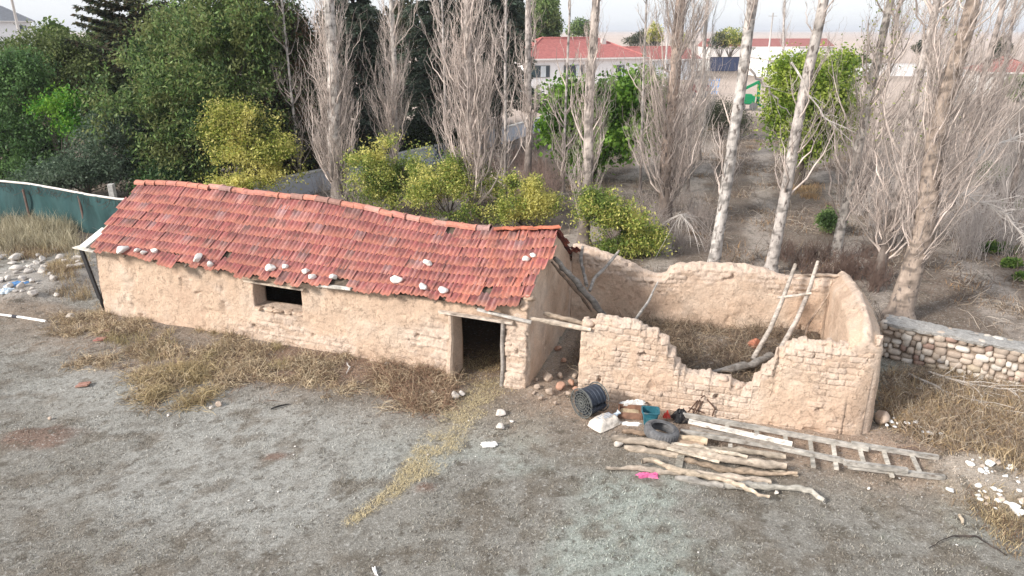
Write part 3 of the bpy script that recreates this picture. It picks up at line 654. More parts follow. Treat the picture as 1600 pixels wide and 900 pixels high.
LT = [
 ([(955, 683), (1010, 690), (1070, 703), (1140, 718), (1228, 728)], [.07, .085, .085, .08, .07], .14, 'thickest pale log of the pile, its pointed end beside the tire', C3(.50, .42, .34)),
 ([(975, 697), (1010, 702), (1060, 711)], [.055, .065, .05], .06, 'short light log under the thickest log near the white stone', C3(.60, .50, .40)),
 ([(972, 673), (1010, 677), (1060, 690), (1100, 697)], [.05, .055, .06, .05], .09, 'brownish log half hidden under the tire', C3(.40, .29, .21)),
 ([(1048, 682), (1105, 692)], [.06, .075], .13, 'stout short log with an orange cut end right of the tire', C3(.58, .46, .33)),
 ([(1050, 690), (1110, 701), (1168, 714)], [.035, .035, .03], .24, 'thin light pole lying over the thickest logs', C3(.62, .54, .44)),
 ([(1105, 700), (1160, 705), (1228, 715)], [.05, .06, .055], .10, 'grey brown log beside the lower ladder rail', C3(.42, .36, .29)),
 ([(1120, 712), (1180, 718), (1232, 730)], [.05, .06, .05], .08, 'second grey brown log from the lower ladder rail', C3(.38, .30, .23)),
 ([(1070, 718), (1130, 733), (1160, 737), (1245, 741)], [.05, .06, .05, .03], .05, 'long brown log below the thickest one, thinning to the right', C3(.40, .31, .23)),
 ([(945, 731), (990, 730), (1030, 737), (1100, 742), (1205, 752)], [.035, .04, .05, .06, .06], .06, 'longest crooked pole of the near pile, reaching far left', C3(.52, .44, .36)),
 ([(1003, 722), (1022, 719), (1046, 730), (1095, 742), (1150, 754), (1180, 770), (1202, 779)], [.05, .055, .055, .05, .045, .03, .025], .14, 'forked yellowish branch lying over the near pile above the pink bag', C3(.58, .48, .37)),
 ([(1055, 745), (1100, 753), (1150, 760), (1200, 756)], [.07, .065, .06, .05], .05, 'weathered grey log beneath the forked branch', C3(.44, .41, .37)),
 ([(1130, 757), (1185, 762), (1250, 764), (1268, 770), (1288, 782)], [.05, .05, .055, .05, .035], .07, 'silvery log with a bent yellowish end, nearest the camera', C3(.52, .49, .43)),
 ([(1200, 733), (1225, 738), (1247, 742)], [.03, .03, .02], .03, 'short thin stick at the right end of the log pile', C3(.50, .42, .33)),
]
for k, (px, r, z, lb, c) in enumerate(LT):
    log('log', [at(x, y, z) for x, y in px], r, lb, 'log', c, seed=40 + k, jit=.016, group='logs piled in front of the ruin')

# ------------------------------------------------------------------ yard objects
def frame(d):
    d = np.array(d, float); d /= np.linalg.norm(d); s = np.cross(d, (0, 0, 1)); s /= np.linalg.norm(s); return d, s, np.cross(s, d)
# cable drum lying on its rims, axis towards lower left
sc_ = at(921, 646); ax = W(-.55, -.83, 0) - O; ax /= np.linalg.norm(ax); sd_ = np.cross(ax, (0, 0, 1)); upv = np.array([0, 0, 1.])
spool = thing('cable_drum', 'black plastic spoked reel wound with dark hose, against the ruin wall', 'cable reel', sc_)
def ring_pts(c, r, n=28): th = np.arange(n + 1)*2*math.pi/n; return [c + r*(sd_*math.cos(t) + upv*math.sin(t)) for t in th]
Rr = .31; cz = sc_ + upv*(Rr + .01) + ax*0
ends = [cz + ax*.24, cz - ax*.24]
for q, e in enumerate(ends):
    b = B(); 
    for r_, tk in ((Rr, .014), (Rr*.86, .008), (Rr*.68, .008), (Rr*.5, .008), (Rr*.32, .010), (Rr*.14, .02)): b.tube(ring_pts(e, r_), tk, 6, cap=False)
    for k in range(14):
        t = k*2*math.pi/14; b.tube([e + .03*(sd_*math.cos(t) + upv*math.sin(t)), e + Rr*(sd_*math.cos(t) + upv*math.sin(t))], .008, 5)
    b.C = [np.tile(C3(.11, .115, .11), (len(v), 1)) for v in b.V]
    b.out('flange', M['plain'], spool)
b = B()
for L_, rr in ((0, .215), (1, .24), (2, .262)):
    n = 13
    for k in range(n):
        c = cz + ax*(-.205 + .41*(k + .5*(L_ % 2))/n); b.tube(ring_pts(c, rr + .006*math.sin(k*2.1), 24), .019, 6, C3(.035, .045, .065), cap=False)
core = [cz - ax*.22, cz + ax*.22]; b.tube(core, .21, 16, C3(.03, .035, .045))
b.out('hose', mat('hose_plastic', attr=True, var=.3, sc=12, bump=.2, rough=.45), spool, smooth=True)
log('hose_end', [cz + ax*.2 + np.array([-.22, .03, -.02]), cz + ax*.22 + np.array([-.32, .08, .01]), cz + ax*.2 + np.array([-.38, .12, .03])], .02, 'short black hose end sticking out left of the cable drum', 'hose', C3(.03, .03, .03), jit=0) if False else None
def pillow(c, L, wd, h, ang, seed, sag=.15, n=18):
    u = np.linspace(-1, 1, n); U, Vv = np.meshgrid(u, u, indexing='ij')
    prof = (1 - np.abs(U)**5)*(1 - np.abs(Vv)**4); prof = np.clip(prof, 0, 1)**.5
    nz = fbm(np.stack([U, Vv], -1), 2.5, seed, 3); x = U*L/2*(1 - .05*Vv**2); y = Vv*wd/2*(1 - .06*U**2 + .05*nz)
    zt = h*prof*(1 + .25*nz) + .01; zb = np.where(prof > .05, .0, .01)
    ca, sa = math.cos(ang), math.sin(ang)
    top = np.stack([x*ca - y*sa, x*sa + y*ca, zt], -1).reshape(-1, 3); bot = np.stack([x*ca - y*sa, x*sa + y*ca, zb], -1).reshape(-1, 3)
    F = []
    for i in range(n - 1):
        for j in range(n - 1):
            a, b_, c_, d = i*n + j, (i + 1)*n + j, (i + 1)*n + j + 1, i*n + j + 1; F.append([a, b_, c_, d]); F.append([n*n + d, n*n + c_, n*n + b_, n*n + a])
    rim = [i*n for i in range(n)] + [(n - 1)*n + j for j in range(1, n)] + [i*n + n - 1 for i in range(n - 2, -1, -1)] + [j for j in range(n - 2, 0, -1)]
    for q in range(len(rim)): a, b_ = rim[q], rim[(q + 1) % len(rim)]; F.append([b_, a, n*n + a, n*n + b_])
    return np.concatenate([top, bot]) + np.array(c), F
c = at(944, 664, 0); V, F = pillow(c, .62, .40, .17, R(38), 4)
sk = thing('feed_sack', 'plump white woven sack lying beside the cable drum', 'sack', c)
obj('body', V, F, M['plastic'], sk, col=C3(.66, .60, .53), smooth=True)
b = B(); d = np.array([math.cos(R(38)), math.sin(R(38)), 0])
b.tube([c + d*.28 + upv*.09, c + d*.36 + upv*.12, c + d*.42 + upv*.16], [.07, .03, .055], 9, C3(.50, .58, .66), jit=.02, seed=3); b.out('tied_neck', M['plastic'], sk, smooth=True)
b = B()
for q in range(6):
    p = c + d*(-.12 + .06*q) + upv*.186; e_ = np.array([-d[1], d[0], 0]); b.box(p + e_*(.01*(q % 3)), (.022, .16 - .02*(q % 2), .006), np.array([d, e_, upv]).T, C3(.30, .36, .45))
b.out('faded_print', M['plastic'], sk)
def crumple(px, size, h, seed, col, name, label, cat, z=0, ang=0, mat_='plastic'):
    c = at(*px, z); n = 14; u = np.linspace(-1, 1, n); U, Vv = np.meshgrid(u, u, indexing='ij'); q = np.stack([U, Vv], -1)
    rad = 1 + .65*fbm(q, 1.7, seed + 5, 3); x = U*size[0]/2*rad; y = Vv*size[1]/2*rad; edge = np.clip(1 - (np.maximum(abs(U), abs(Vv)))**4, 0, 1)
    zt = h*(edge*(.6 + .8*1.3*np.abs(fbm(q, 3.2, seed, 3)))) + .008; ca, sa = math.cos(ang), math.sin(ang)
    P = np.stack([x*ca - y*sa, x*sa + y*ca, zt], -1).reshape(-1, 3); Q = P.copy(); Q[:, 2] = np.maximum(P[:, 2] - .012, -.01)
    F = []
    for i in range(n - 1):
        for j in range(n - 1): a, b_, c_, d = i*n + j, (i + 1)*n + j, (i + 1)*n + j + 1, i*n + j + 1; F += [[a, b_, c_, d], [n*n + d, n*n + c_, n*n + b_, n*n + a]]
    rim = [i*n for i in range(n)] + [(n - 1)*n + j for j in range(1, n)] + [i*n + n - 1 for i in range(n - 2, -1, -1)] + [j for j in range(n - 2, 0, -1)]
    for q_ in range(len(rim)): a, b_ = rim[q_], rim[(q_ + 1) % len(rim)]; F.append([b_, a, n*n + a, n*n + b_])
    return obj(name, np.concatenate([P, Q]) + c, F, M[mat_], loc=c, col=C3(*col), label=label, cat=cat)
crumple((990, 631), (.46, .13), .08, 3, (.72, .71, .68), 'plastic_wrap', 'crumpled white plastic wrap against the ruin wall above the wooden tray', 'plastic sheet', z=.12, ang=.1)
crumple((984, 663), (.40, .13), .035, 6, (.78, .78, .76), 'torn_bag', 'flat torn white bag between the sack and the tire', 'plastic bag', ang=-.1)
crumple((1012, 745), (.36, .12), .07, 9, (.62, .13, .29), 'pink_bag', 'bright pink plastic bag on the turf below the logs', 'plastic bag', ang=-.02)
crumple((1063, 655), (.34, .26), .20, 12, (.012, .012, .014), 'black_bag', 'crumpled black bag beside the left end of the ladder', 'plastic bag', z=.02)
crumple((1041, 652), (.13, .10), .12, 14, (.62, .07, .05), 'red_rag', 'small bright red rag between the blue tub and the black bag', 'rag', z=.05)
crumple((1086, 673), (.10, .08), .07, 15, (.60, .08, .05), 'red_rag', 'small red scrap poking out under the ladder boards', 'rag', z=.06)
crumple((1512, 655), (.62, .14), .07, 16, (.22, .32, .50), 'blue_rag', 'faded blue rag strip lying in the brown grass', 'rag', ang=-.45)
crumple((28, 446), (.55, .45), .10, 17, (.10, .25, .50), 'blue_sheet', 'torn blue plastic sheet on the rubble left of the barn', 'plastic sheet', z=.2)
crumple((10, 456), (.4, .35), .10, 19, (.55, .64, .72), 'pale_sheet', 'pale bluish plastic scrap next to the blue sheet on the rubble', 'plastic sheet', z=.2)
crumple((1450, 672), (1.1, .30), .05, 18, (.015, .015, .016), 'black_film', 'shredded black plastic film in the grass beside the ruin corner', 'plastic sheet', ang=-.42)
crumple((764, 695), (.30, .14), .05, 20, (.74, .73, .71), 'white_scrap', 'crumpled white plastic scrap on the turf right of the straw trail', 'plastic scrap')
crumple((586, 893), (.045, .17), .02, 22, (.85, .85, .85), 'white_strip', 'narrow white strip on the turf at the bottom edge', 'plastic scrap', ang=.35)
# wooden tray with chaff
tr = thing('wooden_tray', 'rusty brown tray of chaff between the sack and the blue tub', 'tray', at(984, 648))
c = at(984, 648, 0); RZ = np.array([[math.cos(-.15), -math.sin(-.15), 0], [math.sin(-.15), math.cos(-.15), 0], [0, 0, 1]])
b = B()
for dx, dy, sx, sy in ((0, -.17, .46, .025), (0, .17, .46, .025), (-.23, 0, .025, .365), (.23, 0, .025, .365)): b.box(c + RZ @ np.array([dx, dy, .07]), (sx, sy, .14), RZ, C3(.23, .13, .09))
b.out('sides', M['dirty'], tr); b = B(); b.box(c + np.array([0, 0, .012]), (.44, .34, .02), RZ, C3(.2, .13, .09)); b.out('base', M['dirty'], tr)
V, F = pillow(c + upv*.02, .43, .32, .05, -.15, 9); obj('chaff', V, F, M['dirty'], tr, col=C3(.48, .38, .25), smooth=True)
# blue tub
tc = at(1015, 662); tub = thing('blue_tub', 'teal blue open plastic tub standing behind the tire', 'tub', tc); b = B(); 
def tubring(z, w_, d_, k=.12):
    pts = [];
    for t in np.arange(24)*2*math.pi/24: cx = abs(math.cos(t))**.35*np.sign(math.cos(t)); sy = abs(math.sin(t))**.35*np.sign(math.sin(t)); pts.append(tc + RZ @ np.array([cx*w_/2, sy*d_/2, z]))
    return np.array(pts)
rings = [tubring(.0, .24, .2), tubring(.30, .33, .28), tubring(.30, .37, .32), tubring(.32, .37, .32), tubring(.32, .32, .27), tubring(.03, .23, .19)]
V = np.concatenate(rings); F = [[q*24 + i, q*24 + (i + 1) % 24, (q + 1)*24 + (i + 1) % 24, (q + 1)*24 + i] for q in range(5) for i in range(24)] + [[5*24 + i for i in range(24)], [i for i in range(24)][::-1]]
obj('shell', V, F, M['plastic'], tub, col=C3(.025, .12, .16)); b = B(); b.box(tc + RZ @ np.array([0, -.17, .17]), (.16, .02, .10), RZ, C3(.04, .15, .18)); b.out('handle_recess', M['plastic'], tub)
# tire
ty = at(1032, 681, .12); tire = thing('old_tire', 'worn grey rubber tire lying on the left end of the logs', 'tire', ty)
tl = R(8); Rt = np.array([[math.cos(tl), 0, math.sin(tl)], [0, 1, 0], [-math.sin(tl), 0, math.cos(tl)]])
prof = [(.205, .02), (.215, .0), (.27, -.005), (.315, .01), (.337, .035), (.343, .07), (.343, .12), (.337, .155), (.315, .18), (.27, .195), (.215, .19), (.205, .17), (.24, .165), (.30, .14), (.318, .095), (.30, .05), (.24, .025)]
n = 72; V = []
for i in range(n):
    t = i*2*math.pi/n
    for q, (r_, z_) in enumerate(prof):
        rr = r_ - (.008 if (q in (4, 5, 6, 7) and i % 2) else 0); V.append(ty + Rt @ np.array([rr*math.cos(t), rr*math.sin(t), z_]))
k = len(prof); F = [[i*k + q, ((i + 1) % n)*k + q, ((i + 1) % n)*k + (q + 1) % k, i*k + (q + 1) % k] for i in range(n) for q in range(k)]
obj('tread', V, F, M['rubber'], tire)
b = B(); 
for zz in (.198, -.006): b.tube([ty + Rt @ np.array([.235*math.cos(t), .235*math.sin(t), zz]) for t in np.linspace(0, 2*math.pi, 40)], .006, 5, cap=False)
b.out('bead_ring', M['rubber'], tire)
# rusty metal frame
fr = thing('rusty_frame', 'bent rusty metal frame leaning against the ruin wall above the ladder', 'metal frame', at(1100, 652))
def T(px, y, z): return at(px, y, z)
segs = [((1075, 644, .05), (1098, 616, .40)), ((1098, 616, .40), (1117, 638, .20)), ((1087, 645, .05), (1106, 614, .44)), ((1106, 614, .44), (1095, 622, .40)), ((1076, 637, .10), (1100, 645, .05)), ((1117, 638, .20), (1113, 650, .02)), ((1098, 616, .40), (1082, 648, .03))]
for a, e in segs: b = B(); b.tube([at(*a[:2], a[2]), at(*e[:2], e[2])], .014, 6); b.out('bar', M['rust'], fr)
# white pipe at left
pp = thing('white_pipe', 'white plastic pipe with a black clamp lying at the left edge', 'pipe', at(35, 496)); b = B()
b.tube([at(-60, 484, .05), at(35, 496, .05), at(72, 502, .05)], .035, 10, C3(.80, .79, .76)); b.out('tube', M['plain'], pp, smooth=True)
b = B(); b.tube([at(20, 494, .05), at(27, 495, .05)], .045, 10, C3(.05, .05, .06)); b.out('clamp', M['plain'], pp)

# ------------------------------------------------------------------ stones
def stone(px, r, label, z=0, col=(.62, .58, .53), seed=0, name='stone', cat='stone', group=None, flat=.65, rough=.14, I=ICO3):
    c = at(*px, z); c[2] = max(z, float(ground_z(c[None])[0])) if z == 0 else z
    V = rock_v(seed + int(px[0]*7 + px[1]), (r, r*.78, r*flat), I, rough); lo = V[:, 2].min()
    V[:, 2] -= lo + (.12*r if z == 0 else .0)
    return obj(name, V + c, I[1], M['stone'], loc=c, col=C3(*col)*random.Random(px[0]).uniform(.9, 1.08), label=label, cat=cat, group=group, smooth=False)
def roof_stone(px, r, label, seed, col=(.72, .69, .65)):
    # the point of the front slope that the pixel looks at
    d = ray(*px); k = 8.0
    for _ in range(60):
        P = CAM + d*(k/np.linalg.norm(d)); s = (P - O) @ e1; t = (P - O) @ e2; dz = P[2] - (float(roof_z(s, t)) + .05)
        k += dz*1.1
    P[2] = float(roof_z(s, t)) + .03
    V = rock_v(seed, (r, r*.78, r*.66), ICO3, .2); V[:, 2] -= V[:, 2].min()
    obj('roof_stone', V + P, ICO3[1], M['stone'], loc=P, col=C3(*col), label=label, cat='stone', group='white stones holding down the roof tiles', smooth=False)
RS = [((192, 395), .15, 'largest elongated white stone on the far left of the tiled roof'), ((215, 393), .085, 'small white stone just right of the largest one on the roof'), ((225, 397), .08, 'small white stone, third from the left end of the eave'), ((241, 395), .095, 'upright oval white stone, rightmost of the left cluster on the roof'),
      ((310, 408), .13, 'big pale stone left of the window on the lower tiles'), ((329, 416), .10, 'white stone at the tile edge, nearest left of the window'), ((424, 423), .12, 'flat white stone on the tiles right above the window'), ((446, 419), .085, 'small grey white stone right above the window corner'),
      ((478, 427), .10, 'white stone on the roof, first of the pair right of the window'), ((489, 434), .095, 'lower white stone of the pair right of the window'), ((522, 436), .11, 'round white stone on the roof left of the missing tiles'), ((620, 441), .12, 'white stone on the tiles right of the exposed eave board'),
      ((668, 414), .11, 'lone white stone higher up on the middle of the roof'), ((662, 451), .12, 'rough white stone at the edge, left of the doorway roof'), ((692, 456), .11, 'white stone at the edge of the tiles nearest the doorway'), ((822, 407), .10, 'white stone at the right verge of the roof, left of its pair'), ((833, 400), .07, 'smaller white stone at the right verge of the roof')]
for k, (p, r, l) in enumerate(RS): roof_stone(p, r*1.25, l, 700 + k)
GS = [((113, 500), .16, 'pale pinkish stone by the left front corner of the barn'), ((342, 634), .10, 'white stone on the turf before the brown weeds, left half'), ((330, 638), .06, 'small grey stone just left of the white one in the turf'), ((263, 650), .05, 'tiny white stone alone on the open turf at left'), ((78, 655), .05, 'tiny white stone beside the brown earth mound'),
      ((604, 576), .10, 'greyish round stone among weeds under the barn wall'), ((676, 617), .09, 'white stone left of the broken stone near the doorway'), ((712, 622), .13, 'broken pale stone pair before the doorway'), ((722, 617), .10, 'pinkish half of the broken stone before the doorway'), ((782, 648), .16, 'flat cream stone on the ground right of the straw'), ((799, 659), .055, 'small round white stone right of the flat cream one'), ((783, 669), .13, 'flat grey stone below the cream one'),
      ((669, 713), .045, 'tiny white stone inside the straw trail'), ((966, 697), .11, 'smooth white stone at the left end of the logs'), ((1195, 772), .0, ''), ((1213, 771), .06, 'cream stone block below the silvery log'), ((1377, 660), .22, 'large brown stone at the foot of the ruin corner'), ((1357, 764), .04, 'tiny white stone on the turf below the ladder')]
for k, (p, r, l) in enumerate(GS):
    if r: stone(p, r, l, seed=800 + k, col=(.60, .55, .50) if 'brown' not in l else (.45, .36, .29), flat=.4 if 'flat' in l else .65)
RB = [((857, 597), .16), ((876, 607), .15), ((858, 617), .13), ((893, 600), .12), ((840, 611), .09), ((845, 625), .07), ((888, 618), .09), ((900, 611), .10), ((868, 632), .06), ((838, 600), .07), ((834, 618), .06), ((875, 590), .10), ((898, 590), .09), ((880, 566), .10), ((872, 548), .12)]
for k, (p, r) in enumerate(RB):
    red = k in (1, 3, 7, 13, 14); stone(p, r, 'reddish brown mud brick lump in the gap between barn and ruin' if red else 'pale mud lump in the gap between barn and ruin', seed=900 + k, col=(.42, .25, .18) if red else (.44, .35, .28), name='mud_lump', cat='rubble', group='reddish lumps in the gap' if red else 'pale lumps in the gap', flat=.75)
rg = np.random.default_rng(33)
for k in range(74):
    u = rg.random(); x = rg.uniform(-12, 132) if u < .75 else rg.uniform(-10, 75); y = rg.normal(408, 10) if rg.random() < .35 else rg.uniform(425, 470)
    if x > 95 and y > 440: y -= 28
    r = float(np.clip(rg.lognormal(-2.3, .45), .045, .24)); stone((round(x, 1), round(y, 1)), r, 'pale rubble stone in the heap left of the barn', seed=1000 + k, col=tuple(C3(.56, .52, .48)*rg.uniform(.75, 1.15)), name='rubble_stone', cat='stone', group='rubble stones left of the barn', flat=.6)
for k in range(44):
    big = k < 12; x = rg.normal(1556, 22) if k % 2 else rg.normal(1555, 32); y = 735 + (x - 1520)*.18 + rg.normal(0, 9) if k % 2 else 778 + (x - 1520)*.15 + rg.normal(0, 10)
    stone((round(float(x), 1), round(float(y), 1)), float(rg.uniform(.08, .15) if big else rg.uniform(.025, .08)), 'white plaster chunk in the debris heap at the right edge', seed=1200 + k, col=(.80, .80, .78) if k % 5 else (.50, .42, .35), name='plaster_chunk', cat='rubble', group='plaster chunks in the debris heap', flat=.45)
for k, (x, y) in enumerate(((1391, 660), (1385, 665), (1396, 654), (1418, 663), (1437, 668), (1442, 675), (1452, 677), (1470, 679), (1402, 662), (1430, 661), (1385, 655), (1398, 668))):
    stone((x, y), .05 + .03*(k % 3 == 0), 'white foam scrap beside the black plastic film', z=.07, seed=1300 + k, col=(.85, .87, .88), name='foam_scrap', cat='litter', group='foam scraps beside the black film', flat=.4)
for k in range(26):
    x = float(rg.uniform(30, 1500)); y = float(rg.uniform(640, 880)); stone((round(x), round(y)), float(rg.uniform(.012, .026)), 'tiny pale pebble lying on the grey turf', seed=1400 + k, col=(.62, .6, .57), name='pebble', cat='pebble', group='tiny pebbles on the turf')
# broken tiles on the ground
for k, (x, y, a_, lb) in enumerate(((150, 509, .5, 'broken dark roof tile in the weeds at the barn corner'), (163, 518, .2, 'pinkish roof tile shard in the weeds at the barn corner'), (156, 530, -.1, 'red roof tile shard, lowest by the barn corner'), (130, 601, .0, 'flat orange tile shard on the turf'))):
    b = B(); c = at(x, y, .07); d = np.array([math.cos(a_), math.sin(a_), .15]); b.beam(c - d*.14, c + d*.14, .17, .025, [C3(.20, .11, .10), C3(.38, .22, .19), C3(.38, .15, .13), C3(.34, .20, .15)][k])
    for q in (-.06, .06): b.beam(c - d*.13 + np.array([-d[1], d[0], 0])*q + upv*.02, c + d*.13 + np.array([-d[1], d[0], 0])*q + upv*.02, .03, .02, C3(.34, .19, .16))
    b.out('tile_shard', M['tile'], label=lb, cat='tile')
log('black_stick', [at(423, 639, .03), at(435, 635, .05), at(452, 632, .03)], [.018, .02, .012], 'charred black stick on the turf under the barn weeds', 'stick', C3(.03, .03, .03), seed=3)
log('dark_twig', [at(1452, 855, .02), at(1475, 842, .04), at(1500, 837, .05), at(1525, 838, .05), at(1548, 852, .04), at(1574, 866, .02)], [.006, .01, .012, .012, .012, .009], 'long thin dark twig on the turf at lower right', 'twig', C3(.06, .05, .045), seed=5)
log('bone_scrap', [at(1498, 806, .02), at(1504, 812, .03), at(1505, 820, .02)], [.02, .025, .015], 'small forked pale wood scrap on the turf at right', 'wood scrap', C3(.6, .5, .38), seed=6)
log('white_stick', [at(543, 566, .12), at(546, 575, .10), at(542, 583, .08)], [.015, .02, .012], 'short white stick standing in the weeds under the barn wall', 'stick', C3(.75, .73, .7), seed=7)

# ------------------------------------------------------------------ dry stone wall at right
sw = thing('stone_wall', 'low rubble stone wall with a grey mortar cap, right of the ruin', 'stone wall', at(1500, 585))
wa = at(1386, 556) + e1*(-.2); wb = at(1600, 606); wd_ = (wb - wa); wl = np.linalg.norm(wd_); wd_ /= wl; wn = np.array([-wd_[1], wd_[0], 0]); wl += 3.2; HW = .84
b = B(); b.beam(wa + wn*.24 + upv*HW*.5 - upv*.05, wa + wd_*wl + wn*.24 + upv*HW*.5 - upv*.05, .40, HW, C3(.25, .20, .16)); b.out('core', M['dirty'], sw)
V = []; C = []; F = []; n = 0; rg = np.random.default_rng(12); pal = [C3(.46, .385, .32), C3(.52, .46, .40), C3(.38, .31, .255), C3(.52, .44, .34), C3(.32, .22, .18), C3(.28, .26, .25), C3(.58, .54, .49)]
for sgn in (0, 1):
    z = .0; row = 0
    while z < HW - .05:
        h = rg.uniform(.12, .19); x = -rg.uniform(0, .1)
        while x < wl:
            w_ = h*rg.uniform(.6, 2.1); hh = h*rg.uniform(.65, 1.35); v = rock_v(2000 + n % 997, (w_*.53, .13, hh*.55), ICO2, .16); 
            v = np.sign(ICO2[0])*np.abs(ICO2[0])**.68*np.array([w_*.5, .115, hh*.53]); v = v*(1 + .26*fbm(v*6 + n, 1.0, n % 91, 2))[:, None]
            cx = x + w_/2; cpt = wa + wd_*cx + wn*(.05 if sgn == 0 else .43) + upv*(z + h/2 + rg.uniform(-.045, .045) - .02)
            P = v[:, 0:1]*wd_ + v[:, 1:2]*wn + v[:, 2:3]*upv + cpt
            cc = pal[int(rg.choice(7, p=[.3, .22, .17, .1, .05, .04, .12]))]*rg.uniform(.8, 1.15)
            V.append(P); C.append(np.tile(cc, (len(P), 1))); F.append(ICO2[1] + n); n += len(P); x += w_*.97
        z += h*.9
obj('stones', np.concatenate(V), np.concatenate(F), M['stone'], sw, col=np.concatenate(C), smooth=True)
nn = 140; kk = 6; V = []
for i in range(nn + 1):
    for j, (o_, h_) in enumerate(((-.07, 0), (-.075, .07), (.12, .095), (.36, .09), (.55, .07), (.55, 0))):
        p = wa + wd_*(wl*i/nn) + wn*o_ + upv*(HW - .03 + h_); V.append(p + fbm(p[None], 5, 3, 3)[0]*np.array([.04, .04, .03]))
F = [[i*kk + j, (i + 1)*kk + j, (i + 1)*kk + (j + 1) % kk, i*kk + (j + 1) % kk] for i in range(nn) for j in range(kk)] + [[j for j in range(kk)], [nn*kk + j for j in range(kk)][::-1]]
obj('mortar_cap', V, F, M['cap'], sw, col=C3(.36, .35, .335))

# ------------------------------------------------------------------ green net fence at left
fe = thing('net_fence', 'green netting fence with a white top pipe behind the rubble at left', 'fence', at(60, 352))
fpx = [(-70, 276), (0, 281), (60, 287), (110, 296), (150, 304), (196, 311), (240, 313)]; fb = [(-70, 345), (0, 350), (60, 355), (110, 360), (150, 366), (196, 372), (240, 374)]
fbw = [at(*p) for p in fb]; ftw = [np.array([q[0], q[1], 0]) + upv*atY(p[0], p[1], q[1])[2] for p, q in zip(fpx, fbw)]
b = B(); b.tube(ftw, .045, 8, C3(.72, .68, .64)); b.out('top_pipe', M['plain'], fe, smooth=True)
V = []; nn = 60
for i in range(nn + 1):
    u = i/nn*(len(fbw) - 1); k = min(int(u), len(fbw) - 2); f_ = u - k; p0 = fbw[k]*(1 - f_) + fbw[k + 1]*f_; p1 = ftw[k]*(1 - f_) + ftw[k + 1]*f_
    for j in range(13): q = p0*(1 - j/12) + p1*(j/12); V.append(q + np.array([0, -1, 0])*(.05*math.sin(i*.9) + .06*math.sin(j*.5 + i*.37)))
F = [[i*13 + j, (i + 1)*13 + j, (i + 1)*13 + j + 1, i*13 + j + 1] for i in range(nn) for j in range(12)]
V = np.array(V); m = len(V); F2 = F + [[q + m for q in f[::-1]] for f in F]; obj('netting', np.concatenate([V, V + np.array([0, .01, 0])]), F2, M['net'], fe, smooth=True)
for (x, y) in ((52, 354), (137, 363), (-30, 348)):
    b = B(); p = at(x, y); b.tube([p + np.array([0, -.08, -.1]), p + np.array([0, -.08, 1.55])], .045, 7, C3(.18, .12, .10)); b.out('post', M['dirty'], fe)
rg = np.random.default_rng(5); P = []
for k in range(70):
    i = rg.integers(0, len(fbw) - 1); f_ = rg.random(); p = ftw[i]*(1 - f_) + ftw[i + 1]*f_ + np.array([0, -.1, -.05]); q = p + np.array([rg.normal(0, .25), 0, -rg.uniform(.1, .45)]); mdl = (p + q)/2 + np.array([rg.normal(0, .08), -.03, -.08]); P.append([p, mdl, q])
V, F = tubes(np.array(P), np.full((len(P), 3), .006), 3); obj('wire', V, F, M['rust'], fe)
b = B(); c = at(178, 345); b.box(c + upv*.62 + np.array([0, .3, 0]), (.22, .22, 1.75), None, C3(.42, .41, .39), .01, np.random.default_rng(1)); b.out('concrete_post', M['dirty'], label='square grey concrete post standing behind the fence end', cat='post')

# ------------------------------------------------------------------ garden wall behind the barn
gw = thing('garden_wall', 'low bluish white plastered wall running through the shrubs behind the barn', 'wall', at(640, 262)); 
gp = [at(400, 322), at(477, 305), at(560, 285), at(680, 255), at(790, 222), at(860, 200)]
V = []; 
for i, p in enumerate(gp):
    for (dx, z) in ((-.11, -.1), (-.11, 1.0), (.11, 1.02), (.11, -.1)): V.append(p + np.array([-dx*.4, dx, z]))
F = [[i*4 + j, (i + 1)*4 + j, (i + 1)*4 + (j + 1) % 4, i*4 + (j + 1) % 4] for i in range(len(gp) - 1) for j in range(4)] + [[0, 1, 2, 3], [len(V) - 1, len(V) - 2, len(V) - 3, len(V) - 4]]
obj('wall_panel', V, F, M['render'], gw, col=C3(.52, .55, .62)); b = B()
for i in range(len(gp) - 1): b.beam(gp[i] + upv*1.05, gp[i + 1] + upv*1.05, .30, .07, C3(.58, .57, .55))
b.out('coping', M['dirty'], gw)

